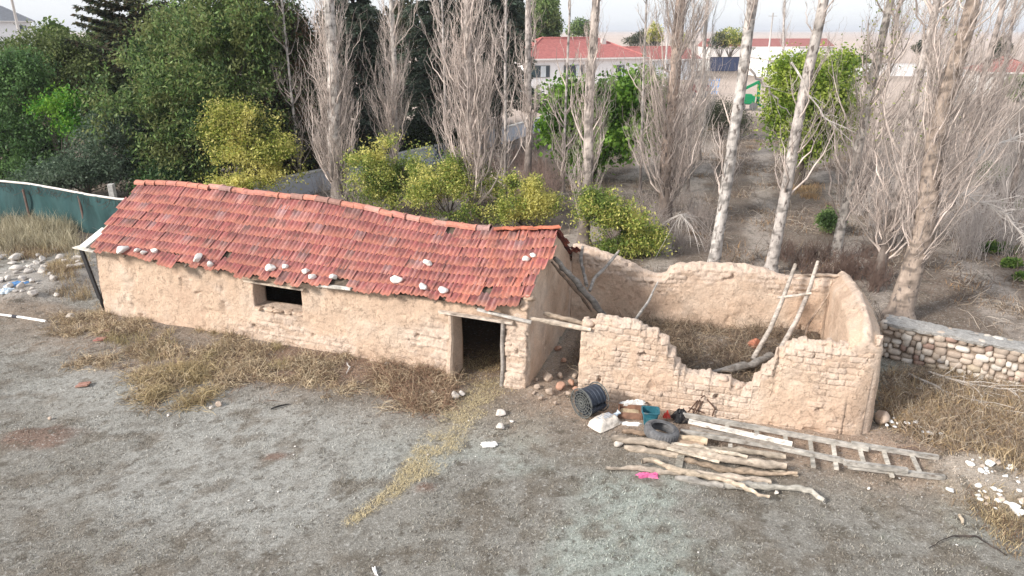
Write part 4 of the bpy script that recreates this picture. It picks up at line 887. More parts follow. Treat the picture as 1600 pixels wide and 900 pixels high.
# ------------------------------------------------------------------ houses in the distance
def house(name, label, P0, P1, depth, hw, hr, roofc, wallc, wins=(), hip=True, chim=None, ov=.5, blue=None):
    """P0,P1 front ground corners (left,right)"""
    P0 = np.array(P0); P1 = np.array(P1); L = np.linalg.norm(P1 - P0); d = (P1 - P0)/L; nr = np.array([-d[1], d[0], 0]); h = thing(name, label, 'house' if 'house' in name else 'building', (P0 + P1)/2)
    Rm = np.array([d, nr, upv]).T; Q = lambda x, y, z: P0 + d*x + nr*y + upv*z
    b = B(); b.box(Q(L/2, depth/2, hw/2), (L, depth, hw), Rm, wallc); b.out('wall', M['render'], h)
    zr = hw + .02; o = ov
    if hip: V = [Q(-o, -o, zr), Q(L + o, -o, zr), Q(L + o, depth + o, zr), Q(-o, depth + o, zr), Q(depth*.5, depth/2, hr), Q(L - depth*.5, depth/2, hr)]; F = [[0, 1, 5, 4], [1, 2, 5], [2, 3, 4, 5], [3, 0, 4], [3, 2, 1, 0]]
    else: V = [Q(-o, -o, zr), Q(L + o, -o, zr), Q(L + o, depth + o, zr), Q(-o, depth + o, zr), Q(-o, depth/2, hr), Q(L + o, depth/2, hr)]; F = [[0, 1, 5, 4], [1, 2, 5], [2, 3, 4, 5], [3, 0, 4], [3, 2, 1, 0]]
    rf = obj('roof', V, F, M['rooffar'], h, col=C3(*roofc)); b = B(); c_ = [V[4], V[5]]
    if hip:
        for a, e in ((0, 4), (3, 4), (1, 5), (2, 5), (4, 5)): b.tube([V[a], V[e]], .13, 6, C3(*roofc)*1.35)
    else: b.tube([V[4], V[5]], .13, 6, C3(*roofc)*1.3)
    rf2 = b.out('ridge_tiles', M['rooffar'], rf) if False else b.out('ridge_tiles', M['rooffar'], h)
    b = B(); b.beam(Q(-o, -o, zr - .08), Q(L + o, -o, zr - .08), .12, .18, C3(.75, .74, .72)); b.beam(Q(L + o, -o, zr - .08), Q(L + o, depth + o, zr - .08), .12, .18, C3(.75, .74, .72)); b.out('fascia', M['render'], h)
    for (x, z, w_, h_, side) in wins:
        if side == 'f': c = Q(x, -.03, z); RR = Rm
        else: c = Q(L + .03, x, z); RR = np.array([nr, -d, upv]).T
        b = B(); b.box(c, (w_, .08, h_), RR, C3(.45, .44, .42)); wf = b.out('window', M['render'], h)
        b = B(); b.box(c + (RR @ np.array([0, -.05, 0])), (w_ - .14, .03, h_ - .14), RR); b.out('pane', M['glass'], wf)
        b = B(); b.box(c + (RR @ np.array([w_*.2, -.07, 0])), (w_*.22, .02, h_ - .2), RR, C3(.6, .66, .70)); b.out('curtain', M['render'], wf)
    if chim:
        b = B(); b.box(Q(*chim), (.6, .5, 1.8), Rm, C3(.6, .58, .56)); b.out('chimney', M['render'], h)
    return h
p0 = at(818, 148); p1 = at(1003, 141); sx = p1[1]
house('white_house', 'white single storey house with a red hipped roof and blue side wall behind the poplars', p0, p1, 9.5, 4.2, 6.6, (.36, .13, .12), C3(.86, .86, .87), ((2.0, 2.7, 3.2, 1.5, 'f'), (7, 2.7, 3.0, 1.5, 'f'), (13.8, 2.5, 1.3, 1.6, 'f'), (2.2, 2.0, 1.6, 1.7, 's'), (6, 2.0, 1.6, 1.7, 's')), chim=(13, 3.2, 5.6))
p0 = at(975, 132); p1 = at(1082, 128)
house('white_house', 'second white house with a plain red gabled roof behind the first one', p0 + np.array([0, 6, 0]), p1 + np.array([2, 6, 0]), 8, 3.2, 5.0, (.32, .115, .105), C3(.74, .78, .82), ((9, 1.9, 1.4, 1.3, 'f'),), hip=False)
def wallseg(px0, px1, h, th, col, name, label, zb=0):
    a = at(*px0); e = at(*px1); b = B(); b.beam(a + upv*h/2, e + upv*h/2, th, h, C3(*col)); t = thing(name, label, 'wall', (a + e)/2); b.out('wall_panel', M['render'], t); b = B(); b.beam(a + upv*(h + .05), e + upv*(h + .05), th + .1, .1, C3(*col)*.8); b.out('coping', M['render'], t); return t
wallseg((1090, 110), (1325, 112), 1.9, .3, (.70, .68, .65), 'yard_wall', 'long whitish yard wall either side of the navy gate')
wallseg((1325, 118), (1700, 122), 2.0, .3, (.68, .68, .69), 'yard_wall', 'grey white yard wall behind the bare trees at right')
gt = thing('navy_gate', 'wide dark navy sheet metal gate in the pale yard wall', 'gate', at(1147, 112)); a = at(1108, 112); e = at(1183, 111.5)
N_ = 16; b = B()
for k in range(N_): p = a + (e - a)*(k/N_); q = a + (e - a)*((k + .94)/N_); b.beam(p + upv*1.35, q + upv*1.35, .08, 2.5, C3(.045, .06, .12)*(1 + .12*(k % 2)))
b.out('door_leaf', M['plain'], gt); b = B(); 
for z in (.15, 2.65): b.beam(a + upv*z + np.array([0, -.08, 0]), e + upv*z + np.array([0, -.08, 0]), .08, .12, C3(.03, .04, .08))
b.out('frame', M['plain'], gt)
# open fronted shed with a red roof, and a long white one
p0 = at(1108, 92); p1 = at(1300, 91)
house('long_shed', 'long low shed with a dull red roof beyond the yard wall', p0, p1, 9, 3.2, 5.2, (.30, .12, .11), C3(.72, .70, .68), (), hip=False, ov=.3)
b_ = thing('shed_opening', 'near black block for the shaded open bay of the long red roofed shed', 'shed', at(1190, 94)); b = B(); b.beam(at(1176, 94) + upv*1.6, at(1208, 93.5) + upv*1.6, .6, 2.6, C3(.03, .025, .025)); b.out('bay_shade', M['plain'], b_)  # solid near-black block stands in for the shade inside the bay
b = B(); b.beam(at(1176, 94) + upv*3.0, at(1208, 93.5) + upv*3.0, .8, .25, C3(.3, .3, .3)); b.out('beam', M['plain'], b_)
p0 = at(1196, 122); p1 = at(1262, 122)
house('gable_building', 'small white gabled building right of the navy gate', p0, p1, 12, 3.0, 4.6, (.66, .64, .62), C3(.78, .76, .73), ((3.5, 1.6, 1.0, 1.0, 'f'),), hip=False, ov=.2)
p0 = at(-30, 100); p1 = at(62, 98)
house('grey_roofed_house', 'white house with a slate grey roof at the upper left corner', p0 + np.array([0, 0, 0]), p1, 10, 9.6, 13.0, (.14, .15, .17), C3(.75, .76, .78), ((10, 8.0, 1.6, 1.4, 'f'),), ov=.8)
p0 = at(1530, 150); p1 = at(1620, 152)
house('red_roofed_house', 'small house with a red roof half hidden by bare trees at right edge', p0, p1, 7, 2.8, 4.4, (.34, .13, .115), C3(.66, .66, .64), ((3, 1.6, 1.2, 1.2, 'f'),))
p0 = at(1455, 175); p1 = at(1492, 176)
house('white_hut', 'small white hut seen through the bare branches at right', p0, p1, 3, 2.0, 2.7, (.62, .62, .62), C3(.75, .75, .74), (), hip=False, ov=.2)
p0 = at(250, 150); p1 = at(330, 150)
p0 = at(60, 175); p1 = at(175, 172); house('pale_house', 'pale bluish house glimpsed through the trees at left', p0, p1, 7, 3.0, 4.6, (.5, .5, .5), C3(.68, .73, .82), ((5, 1.6, 1.4, 1.2, 'f'),))
# green farm implement
gc = at(1172, 172); gm = thing('green_implement', 'bright green farm implement standing on the pale yard', 'farm machine', gc); G = C3(.01, .22, .09)
b = B(); b.box(gc + np.array([-.6, 0, 1.0]), (1.6, 1.1, .7), None, G, .08, np.random.default_rng(2)); b.box(gc + np.array([-.6, 0, 1.4]), (1.1, .8, .3), None, G*1.1); b.out('hopper', M['plain'], gm)
b = B(); b.beam(gc + np.array([-1.5, 0, 1.7]), gc + np.array([.6, 0, 2.75]), .2, .25, G); b.beam(gc + np.array([.6, 0, 2.8]), gc + np.array([.7, 0, .5]), .22, .25, G*.8); b.beam(gc + np.array([.7, 0, .6]), gc + np.array([1.3, 0, .3]), .2, .2, G); b.beam(gc + np.array([-1.4, 0, 1.7]), gc + np.array([-1.45, 0, 1.0]), .12, .12, G*.4); b.out('arm', M['plain'], gm)
for dx in (-1.1, .1):
    b = B(); b.tube([gc + np.array([dx, -.7, .4]), gc + np.array([dx, -.5, .4])], .4, 14, C3(.03, .03, .03)); b.out('wheel', M['rubber'], gm)
b = B(); b.beam(gc + np.array([-1.3, 0, .62]), gc + np.array([.6, 0, .62]), .7, .1, C3(.05, .05, .05)); b.out('chassis', M['plain'], gm)
mc = at(1090, 152); mm = thing('maroon_cart', 'dark maroon cart in the yard behind the bare branches', 'cart', mc); b = B(); b.box(mc + upv*1.0, (2.2, 1.3, .9), None, C3(.14, .03, .03), .06, np.random.default_rng(3)); b.out('body', M['plain'], mm)
for dx in (-.8, .8): b = B(); b.tube([mc + np.array([dx, -.75, .4]), mc + np.array([dx, -.6, .4])], .4, 12, C3(.04, .03, .03)); b.out('wheel', M['rubber'], mm)
bc = at(1112, 148); bm_ = thing('blue_rack', 'light blue metal rack beside the maroon cart', 'rack', bc); b = B()
for k in range(5): b.beam(bc + np.array([-.6 + .3*k, 0, .1]), bc + np.array([-.3 + .3*k, .3, 1.9]), .07, .07, C3(.16, .32, .62))
for z in (.4, 1.0, 1.7): b.beam(bc + np.array([-.6, .1, z]), bc + np.array([.9, .2, z]), .07, .07, C3(.16, .32, .62))
b.out('bars', M['plain'], bm_)
# utility poles
for (x, y, top, lb) in ((1196, 122, 20, 'pale concrete utility pole beside the white gabled building'), (58, 175, -12, 'white lamp pole in front of the grey roofed house'), (1037, 140, 30, 'thin white mast behind the second red roof')):
    c = at(x, y); z = atY(x, top, c[1])[2]; up_ = thing('utility_pole', lb, 'pole', c); b = B(); b.tube([c, c + upv*z], [.17, .11], 8, C3(.62, .61, .6)); b.out('shaft', M['plain'], up_, smooth=True)
    b = B(); b.beam(c + upv*(z - .5) + np.array([-.7, 0, 0]), c + upv*(z - .5) + np.array([.7, 0, 0]), .1, .1, C3(.4, .4, .4)); b.out('crossarm', M['plain'], up_)

# ------------------------------------------------------------------ leafy trees and shrubs
def leaves(lobes, n, size, pal, seed, fill=.25, gap=.15, gsc=1.1, droop=.3, asp=.5, sprays=True):
    """leaf shaped faces spread through a set of ellipsoidal boughs; lobes = [(centre, (rx,ry,rz))]"""
    rg = np.random.default_rng(seed); cs = np.array([l[0] for l in lobes]); rs_ = np.array([l[1] for l in lobes])
    wt = (rs_[:, 0]*rs_[:, 1] + rs_[:, 1]*rs_[:, 2]); wt = wt/wt.sum()
    m = int(n*1.9); k = rg.choice(len(lobes), m, p=wt); dr = rg.normal(size=(m, 3)); dr /= np.linalg.norm(dr, axis=1, keepdims=True)
    rad = np.where(rg.random(m) < fill, rg.uniform(.25, .85, m), rg.uniform(.82, 1.08, m)); rad = rad*(1 + .22*fbm(dr*1.3 + k[:, None]*5.1, 1.5, seed, 3))
    P = cs[k] + dr*rs_[k]*rad[:, None]
    if sprays:                                     # gather leaves on small twig ends
        ns = max(20, m//16); sc = P[rg.integers(0, m, ns)]; pick = rg.integers(0, ns, m); P = np.where(rg.random((m, 1)) < .72, sc[pick] + rg.normal(size=(m, 3))*size*np.array([1.7, 1.7, 1.3]), P)
    keep = fbm(P, gsc, seed + 7, 2) > -gap - .25*rg.random(m); P = P[keep][:n]; k = k[keep][:n]; P = P[P[:, 2] > .05]; n = len(P)
    a = rg.normal(size=(n, 3)); a[:, 2] -= droop; a /= np.linalg.norm(a, axis=1, keepdims=True)
    up = rg.normal(size=(n, 3))*.75 + np.array([0, -.15, .8]); s_ = np.cross(a, up); s_ /= np.linalg.norm(s_, axis=1, keepdims=True) + 1e-9
    L = (size*rg.uniform(.6, 1.3, n))[:, None]; wv = L*asp*.5; nn = np.cross(s_, a)
    V = np.stack([P, P + a*L*.5 + s_*wv - nn*L*.06, P + a*L, P + a*L*.5 - s_*wv - nn*L*.06], 1).reshape(-1, 3)
    F = np.arange(4*n).reshape(n, 4)
    pal = np.array(pal); ci = rg.integers(0, len(pal), n); cn = fbm(P, 1.3, seed + 3, 2); ci = np.where(cn > .22, len(pal) - 1, np.where(cn < -.3, 0, ci)) if len(pal) > 2 else ci
    c = pal[ci]*rg.uniform(.7, 1.35, (n, 1))*(1 + .15*cn[:, None])
    return V, F, np.repeat(c, 4, 0)
def limbs(base, lobes, r0, seed, n=16, split=.3):
    """tapered trunk and limbs reaching into the boughs"""
    rg = np.random.default_rng(seed); cs = np.array([l[0] for l in lobes]); top = cs[:, 2].max(); cen = cs.mean(0); P = []; Rr_ = []
    fork = base + (cen - base)*split; fork[:2] = base[:2]*.8 + cen[:2]*.2
    P.append([base - upv*.1, base*.7 + fork*.3 + rg.normal(0, .04, 3), fork*.6 + base*.4, fork, fork + (cen - fork)*.5]); Rr_.append([r0*1.25, r0, r0*.85, r0*.7, r0*.35])
    for q in range(n):
        k = rg.integers(0, len(lobes)); e = cs[k] + rg.normal(size=3)*np.array(lobes[k][1])*.4; s0 = base + (fork - base)*rg.uniform(.5, 1.0); mid = s0*.5 + e*.5 + rg.normal(0, .12, 3)*np.linalg.norm(e - s0)*.3 + upv*.1
        P.append([s0, s0*.7 + mid*.3, mid, mid*.5 + e*.5, e]); Rr_.append(np.array([.5, .42, .3, .2, .08])*r0*rg.uniform(.5, 1))
    return tubes(np.array(P), np.array(Rr_), 7)
def burst(lobes, seed, k=8, f=.56, shoots=0):
    rg = np.random.default_rng(seed + 900); out = []
    for c, r_ in lobes:
        r_ = np.array(r_); out.append((c, tuple(r_*.82)))
        for _ in range(k):
            d = rg.normal(size=3); d /= np.linalg.norm(d); d[2] = abs(d[2])*.8 if rg.random() < .6 else d[2]; out.append((c + d*r_*rg.uniform(.55, .8), tuple(r_*f*rg.uniform(.6, 1.05))))
    if shoots:
        for c, r_ in lobes:
            for _ in range(shoots): d = rg.normal(size=3); d /= np.linalg.norm(d); d[2] = abs(d[2]); out.append((c + d*np.array(r_)*1.05, (.09, .09, rg.uniform(.2, .42))))
    return out
def leaf_tree(name, label, cat, base, lobes, n, size, pal, seed, r0=.15, bark='bark_dark', group=None, shoots=0, **kw):
    t = thing(name, label, cat, base, group); V, F = limbs(base, lobes, r0, seed); obj('trunk', V, F, M[bark], t, col=C3(.25, .21, .18), smooth=True)
    V, F, c = leaves(burst(lobes, seed, shoots=shoots), int(n*1.25), size, pal, seed, **kw); obj('crown', V, F, M['leaf'], t, col=c); return t
def lobes_px(base, lst, dy=1.0):
    """boughs from (px, py, radius_x_px, radius_y_px, depth offset in m) round a tree standing at base"""
    out = []
    for (x, y, rx, ry, dd) in lst:
        c = atY(x, y, base[1] + dd); m = np.linalg.norm(c - CAM)/math.hypot(FPX, x - 800, y - 450)
        out.append((c, (rx*m, (rx + ry)*.5*m*dy, ry*m)))
    return out
DG = [C3(.07, .125, .04), C3(.12, .20, .055), C3(.17, .265, .08), C3(.24, .32, .12)]
MG = [C3(.07, .14, .03), C3(.12, .21, .04), C3(.17, .27, .06), C3(.22, .32, .07)]
BG = [C3(.055, .09, .055), C3(.085, .13, .08), C3(.13, .18, .12)]
YG = [C3(.22, .27, .05), C3(.38, .40, .09), C3(.50, .50, .14), C3(.62, .58, .20)]
YG2 = [C3(.16, .23, .05), C3(.30, .36, .08), C3(.44, .47, .12), C3(.58, .55, .18)]
LG_ = [C3(.15, .24, .035), C3(.24, .34, .05), C3(.33, .43, .07), C3(.40, .48, .10)]
PINE = [C3(.035, .055, .03), C3(.06, .08, .04), C3(.11, .11, .055)]
def base_at(x, y, push=0): p = at(x, y); p[1] += push; return p
bs = at(325, 300); leaf_tree('ash_tree', 'biggest dark green leafy tree, filling the view behind the barn roof', 'tree', bs, lobes_px(bs, [(300, 120, 95, 85, 0), (235, 170, 65, 70, -.6), (370, 110, 80, 90, .4), (300, 40, 80, 60, .5), (400, 190, 60, 70, .3), (250, 235, 70, 50, -.8), (330, 210, 80, 60, -.6), (215, 110, 40, 45, 0), (420, 60, 60, 80, 1.2), (370, 10, 70, 60, 1), (270, 275, 60, 25, -.8), (300, 260, 60, 35, -1)]), 60000, .20, DG + [C3(.19, .22, .08)], 11, r0=.3, gap=.02, fill=.12, gsc=.9, droop=.8, asp=.42)
bs = at(440, 290, 0); leaf_tree('plum_tree', 'dark tree with reddish brown patches between the big green tree and first poplar', 'tree', bs, lobes_px(bs, [(450, 190, 40, 60, 0), (460, 90, 45, 60, .4), (480, 250, 40, 40, 0), (440, 30, 35, 40, .6)]), 12000, .19, [C3(.03, .05, .015), C3(.04, .06, .02), C3(.10, .06, .03)], 12, r0=.18, droop=.6, gap=.2)
bs = at(30, 285); leaf_tree('walnut_tree', 'bluish green leafy tree at the left edge above the net fence', 'tree', bs, lobes_px(bs, [(15, 220, 70, 60, 0), (60, 250, 60, 40, -.5), (-20, 140, 60, 60, .4), (30, 130, 50, 50, .5), (-30, 260, 60, 40, 0)]), 30000, .18, [C3(.06, .12, .04), C3(.09, .18, .06), C3(.15, .26, .085)], 13, r0=.2, gap=.05, fill=.15, droop=.6)
bs = at(110, 270); leaf_tree('robinia_tree', 'tall light green airy tree under the grey roofed house', 'tree', bs, lobes_px(bs, [(70, 85, 50, 42, 2), (100, 100, 50, 45, 1.5), (55, 130, 55, 40, 1), (140, 120, 30, 30, 1.5), (20, 105, 40, 40, 2)]), 17000, .17, [C3(.09, .13, .04), C3(.14, .18, .06), C3(.20, .24, .09)], 14, r0=.2, gap=.1, droop=.5)
bs = at(100, 290); leaf_tree('locust_sapling', 'vivid green feathery sapling in front of the darker shrubs at left', 'tree', bs, lobes_px(bs, [(100, 165, 28, 22, 0), (125, 195, 25, 22, -.1), (65, 170, 16, 12, .1)]), 2600, .17, [C3(.06, .2, .02), C3(.10, .28, .03), C3(.18, .34, .04)], 15, r0=.06, droop=.7)
for k, (x, y, lst, n_, pal_, lab) in enumerate((
    (180, 225, [(170, 90, 60, 60, 0), (200, 150, 55, 45, 0), (140, 180, 55, 40, 0), (110, 110, 45, 45, 0)], 15000, DG, 'dense green tree behind the pine and beside the biggest green tree'),
    (60, 215, [(30, 105, 45, 40, 0), (70, 150, 50, 35, 0), (10, 170, 50, 40, 0), (90, 60, 30, 26, 0), (50, 200, 60, 25, 0)], 13000, MG, 'mid green tree behind the tall airy one at upper left'),
    (340, 215, [(300, 60, 80, 70, 0), (390, 60, 70, 70, 0), (340, 160, 90, 60, 0), (450, 120, 50, 70, 0), (250, 130, 60, 60, 0)], 24000, DG, 'broad green tree standing right behind the biggest one'),
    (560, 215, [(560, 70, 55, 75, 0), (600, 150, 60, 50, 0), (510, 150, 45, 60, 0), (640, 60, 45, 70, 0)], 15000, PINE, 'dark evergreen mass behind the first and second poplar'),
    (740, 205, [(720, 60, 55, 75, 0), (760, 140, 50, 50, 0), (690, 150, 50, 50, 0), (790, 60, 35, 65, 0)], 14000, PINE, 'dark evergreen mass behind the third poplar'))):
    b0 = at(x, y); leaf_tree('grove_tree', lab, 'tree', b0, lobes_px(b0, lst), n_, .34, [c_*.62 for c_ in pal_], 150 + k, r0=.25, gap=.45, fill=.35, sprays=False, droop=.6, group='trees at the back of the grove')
bs = at(140, 312); leaf_tree('elm_shrub', 'dense grey green shrub behind the left end of the barn roof', 'shrub', bs, lobes_px(bs, [(150, 240, 55, 45, 0), (110, 270, 60, 28, -.3), (185, 200, 40, 35, .4), (60, 280, 50, 22, -.3), (190, 270, 40, 30, -.2)]), 17000, .14, BG, 16, r0=.12, gap=.25)
bs = at(245, 315); leaf_tree('lilac_shrub', 'upright fresh green shrub rising just behind the roof ridge at left', 'shrub', bs, lobes_px(bs, [(250, 275, 22, 22, 0), (275, 285, 18, 15, 0), (228, 285, 16, 16, 0)]), 2600, .15, [C3(.05, .11, .04), C3(.08, .16, .05), C3(.12, .21, .07)], 17, r0=.06)
bs = at(390, 318); leaf_tree('apricot_tree', 'yellow green young tree behind the ridge, in front of the big green tree', 'tree', bs, lobes_px(bs, [(395, 255, 60, 40, 0), (350, 215, 38, 38, 0), (430, 240, 40, 35, .2), (390, 190, 35, 32, .2), (345, 175, 22, 22, .2), (370, 285, 45, 20, -.2), (440, 275, 35, 20, 0)]), 16000, .13, YG, 18, r0=.10, gap=.05, fill=.35, shoots=4)
bs = at(340, 300); leaf_tree('dying_tree', 'tree top with dry pinkish brown leaves above the yellow green tree', 'tree', bs, lobes_px(bs, [(348, 160, 24, 18, .5), (325, 172, 16, 12, .5)]), 1100, .13, [C3(.35, .22, .16), C3(.45, .30, .2), C3(.25, .2, .1)], 19, r0=.06)
for k, (bx, by, lb, lst, n_, lab) in enumerate((
    (615, 338, 0, [(590, 270, 38, 40, 0), (625, 250, 40, 35, .2), (600, 310, 45, 22, -.2), (640, 290, 32, 34, 0), (565, 255, 18, 16, .2)], 9500, 'yellow green shrub behind the roof ridge, left of three and next to the first poplar'),
    (700, 350, 0, [(695, 300, 45, 32, 0), (720, 270, 30, 30, .2), (665, 290, 30, 32, 0), (740, 325, 35, 20, -.1), (760, 300, 24, 22, .3)], 9500, 'yellow green shrub behind the roof ridge, middle of three under the broom like poplar'),
    (815, 358, 0, [(800, 310, 38, 28, 0), (840, 325, 32, 22, .1), (780, 330, 26, 20, 0), (820, 290, 24, 16, .1)], 7600, 'yellow green shrub behind the roof ridge, right of three near the barn gable'),
    (965, 400, 0, [(950, 345, 38, 36, 0), (985, 365, 40, 30, -.1), (935, 320, 24, 22, .1), (1010, 380, 24, 20, -.1), (960, 385, 34, 18, -.2)], 9000, 'yellow green shrub behind the back wall of the roofless ruin'))):
    b0 = at(bx, by, 0) ; leaf_tree('quince_shrub', lab, 'shrub', b0, lobes_px(b0, [(x_, y_, u_*1.22, v_*1.18, w_) for x_, y_, u_, v_, w_ in lst]), int(n_*1.5), .105, YG2, 30 + k, r0=.05, gap=.05, fill=.45, shoots=7, group='yellow green shrubs behind the walls')
bs = at(925, 285); leaf_tree('mulberry_tree', 'fresh green broad leaved tree between poplars in front of the white house', 'tree', bs, lobes_px(bs, [(890, 200, 40, 42, 0), (925, 172, 48, 36, 0), (975, 150, 45, 42, .5), (1010, 190, 35, 50, .5), (955, 215, 50, 45, 0), (910, 245, 35, 30, 0), (885, 150, 26, 25, 0), (1005, 140, 28, 30, .4)]), 17000, .24, [C3(.07, .16, .02), C3(.12, .25, .03), C3(.18, .33, .05), C3(.25, .42, .07)], 21, r0=.2, gap=.22, droop=.8, asp=.7)
bs = at(1248, 292); leaf_tree('mulberry_tree', 'round bright yellow green tree with a thick trunk on the right', 'tree', bs, lobes_px(bs, [(1265, 160, 65, 65, 0), (1225, 190, 35, 50, 0), (1300, 140, 38, 50, 0), (1250, 110, 45, 30, 0), (1310, 190, 28, 40, 0), (1265, 225, 50, 30, 0), (1225, 120, 28, 30, 0), (1318, 95, 14, 20, .2)]), 23000, .18, LG_, 22, r0=.26, gap=.3, droop=.3, asp=.55)
bs = at(1128, 218); leaf_tree('juniper_shrub', 'dark olive bush between two poplars left of the green implement', 'shrub', bs, lobes_px(bs, [(1130, 185, 38, 30, 0), (1105, 190, 22, 22, 0), (1150, 195, 20, 20, 0)]), 8000, .15, [C3(.04, .05, .03), C3(.06, .075, .04), C3(.09, .10, .055)], 23, r0=.08, asp=.3)
# farther trees round the village
for k, (x, yb, x0, y0, rx, ry, n_, pal, lb) in enumerate((
    (846, 140, 850, 25, 22, 40, 7000, DG, 'tall olive green tree beside the left end of the white house'),
    (905, 108, 908, 44, 18, 14, 2400, DG, 'rounded dark tree behind the ridge of the white house'),
    (985, 100, 1005, 60, 24, 13, 3000, PINE, 'dark evergreen row behind the red roofs'),
    (1022, 104, 1022, 50, 12, 15, 1700, YG, 'small golden yellow tree between the red roofs'),
    (1138, 100, 1142, 58, 22, 17, 3000, YG2, 'green and gold tree above the navy gate'),
    (1125, 100, 1122, 62, 14, 13, 1500, PINE, 'dark tree just left of the green and gold one'),
    (1440, 112, 1440, 72, 12, 9, 1200, PINE, 'small dark bush beyond the wall at right'),
    (1570, 118, 1565, 75, 12, 18, 1800, PINE, 'pointed dark evergreen behind the house at the right edge'),
    (1062, 108, 1062, 62, 11, 14, 1200, YG2, 'small olive tree above the second red roof'),
    (1345, 118, 1345, 95, 12, 9, 1200, DG, 'low green bush against the yard wall right of the round tree'),
    (1590, 160, 1595, 135, 20, 18, 1800, DG, 'green bush beside the house at the right edge'))):
    b0 = at(x, yb); leaf_tree('village_tree', lb, 'tree', b0, lobes_px(b0, [(x0, y0, rx, ry, 0), (x0 - rx*.6, y0 + ry*.4, rx*.7, ry*.7, 0), (x0 + rx*.6, y0 + ry*.45, rx*.7, ry*.6, .5)]), n_, .45, pal, 60 + k, r0=.2, gap=.3, sprays=False, group='trees round the village')
# low green ground shrubs at right
for k, (x, y, rx, ry, lb) in enumerate(((1583, 320, 18, 8, 'low bright green juniper mat, highest at the right edge'), (1560, 387, 26, 8, 'low bright green mat on the earth at right, middle one'), (1582, 410, 14, 6, 'low bright green mat right above the stone wall'), (1300, 345, 24, 22, 'dark green shrub at the foot of the leaning poplar'), (1596, 432, 10, 5, 'small green mat at the right edge, lowest one'), (1545, 270, 30, 20, 'dark green bush under the bare branches at right'))):
    b0 = at(x, y + ry); leaf_tree('ground_shrub', lb, 'shrub', b0, lobes_px(b0, [(x, y, rx, ry, 0), (x - rx*.5, y + 2, rx*.5, ry*.8, 0)]), 1900, .11, MG if k not in (3, 5) else DG, 80 + k, r0=.03, sprays=False, gap=.3, group='low green shrubs at right')
# conifers
def conifer(name, label, base, H, rad, seed, pal, levels=34, z0=.08, droop=.35, nper=11, needle=.24, dens=210):
    rg = np.random.default_rng(seed); t = thing(name, label, 'tree', base)
    P = [base + upv*(H*u) + np.array([.1*math.sin(u*5), 0, 0]) for u in np.linspace(-.01, 1, 10)]; b = B(); b.tube(P, np.linspace(.24, .03, 10), 9, C3(.2, .17, .15)); b.out('trunk', M['bark_dark'], t, smooth=True)
    BP = []; LP = []; LD = []
    for l in range(levels):
        u = z0 + (1 - z0)*(l + rg.random()*.6)/levels; R0 = rad*(1 - u)**.75*rg.uniform(.8, 1.15)
        for q in range(nper):
            a = rg.uniform(0, 6.283); L = R0*rg.uniform(.65, 1.1); k = np.linspace(0, 1, 5); d = np.array([math.cos(a), math.sin(a), 0])
            pts = base + upv*(H*u) + d*(L*k)[:, None] + upv*((.12*L*k - droop*L*k**2))[:, None]; BP.append(pts)
            m = int(dens*L/rad) + 8; kk = rg.uniform(.12, 1, m)**.8; c = base + upv*(H*u) + d*(L*kk)[:, None] + upv*(.12*L*kk - droop*L*kk**2)[:, None]
            sd = np.array([-d[1], d[0], 0]); sw_ = rg.normal(0, .22, m)*(1.15 - kk)*L*.5 + rg.normal(0, .05, m); LP.append(c + sd*sw_[:, None] - upv*abs(rg.normal(0, .05, m))[:, None]); LD.append(d*.6 + sd*np.sign(sw_)[:, None]*.7 + rg.normal(0, .3, (m, 3)) - upv*.25)
    V, F = tubes(np.array(BP), np.tile(np.linspace(.03, .006, 5), (len(BP), 1)), 4); obj('limbs', V, F, M['bark_dark'], t)
    P = np.concatenate(LP); D = np.concatenate(LD); D /= np.linalg.norm(D, axis=1, keepdims=True); n = len(P); s_ = np.cross(D, rg.normal(size=(n, 3))*.5 + upv); s_ /= np.linalg.norm(s_, axis=1, keepdims=True); L = (needle*rg.uniform(.7, 1.5, n))[:, None]
    V = np.stack([P, P + D*L*.5 + s_*L*.2, P + D*L, P + D*L*.5 - s_*L*.2], 1).reshape(-1, 3); c = np.array(pal)[rg.integers(0, len(pal), n)]*rg.uniform(.7, 1.4, (n, 1))
    obj('crown', V, np.arange(4*n).reshape(n, 4), M['leaf'], t, col=np.repeat(c, 4, 0))
CED = [C3(.05, .075, .05), C3(.08, .115, .08), C3(.13, .165, .125)]
conifer('cedar_tree', 'dusty green cedar behind the poplars, left of two', at(570, 262), 14, 3.0, 1, CED)
conifer('cedar_tree', 'large dark cedar with drooping tiers between the middle poplars', at(690, 240), 16, 4.2, 2, CED)
conifer('cedar_tree', 'dusty cedar with bare lower trunk beside the bluish garden wall', at(778, 232), 15, 3.8, 3, CED, z0=.2)
bs = at(205, 265, 0); bs[1] += 3; conifer('pine_tree', 'tall dark pine with brownish needles at upper left', bs, 15, 4.6, 4, PINE + [C3(.11, .08, .045)], z0=.33, droop=-.15, needle=.28, levels=20)
bs = at(420, 225, 0); bs[1] += 4; conifer('pine_tree', 'dark pine mostly hidden behind the biggest green tree', bs, 15, 3.8, 5, PINE, z0=.25, droop=-.05, needle=.26, levels=18)
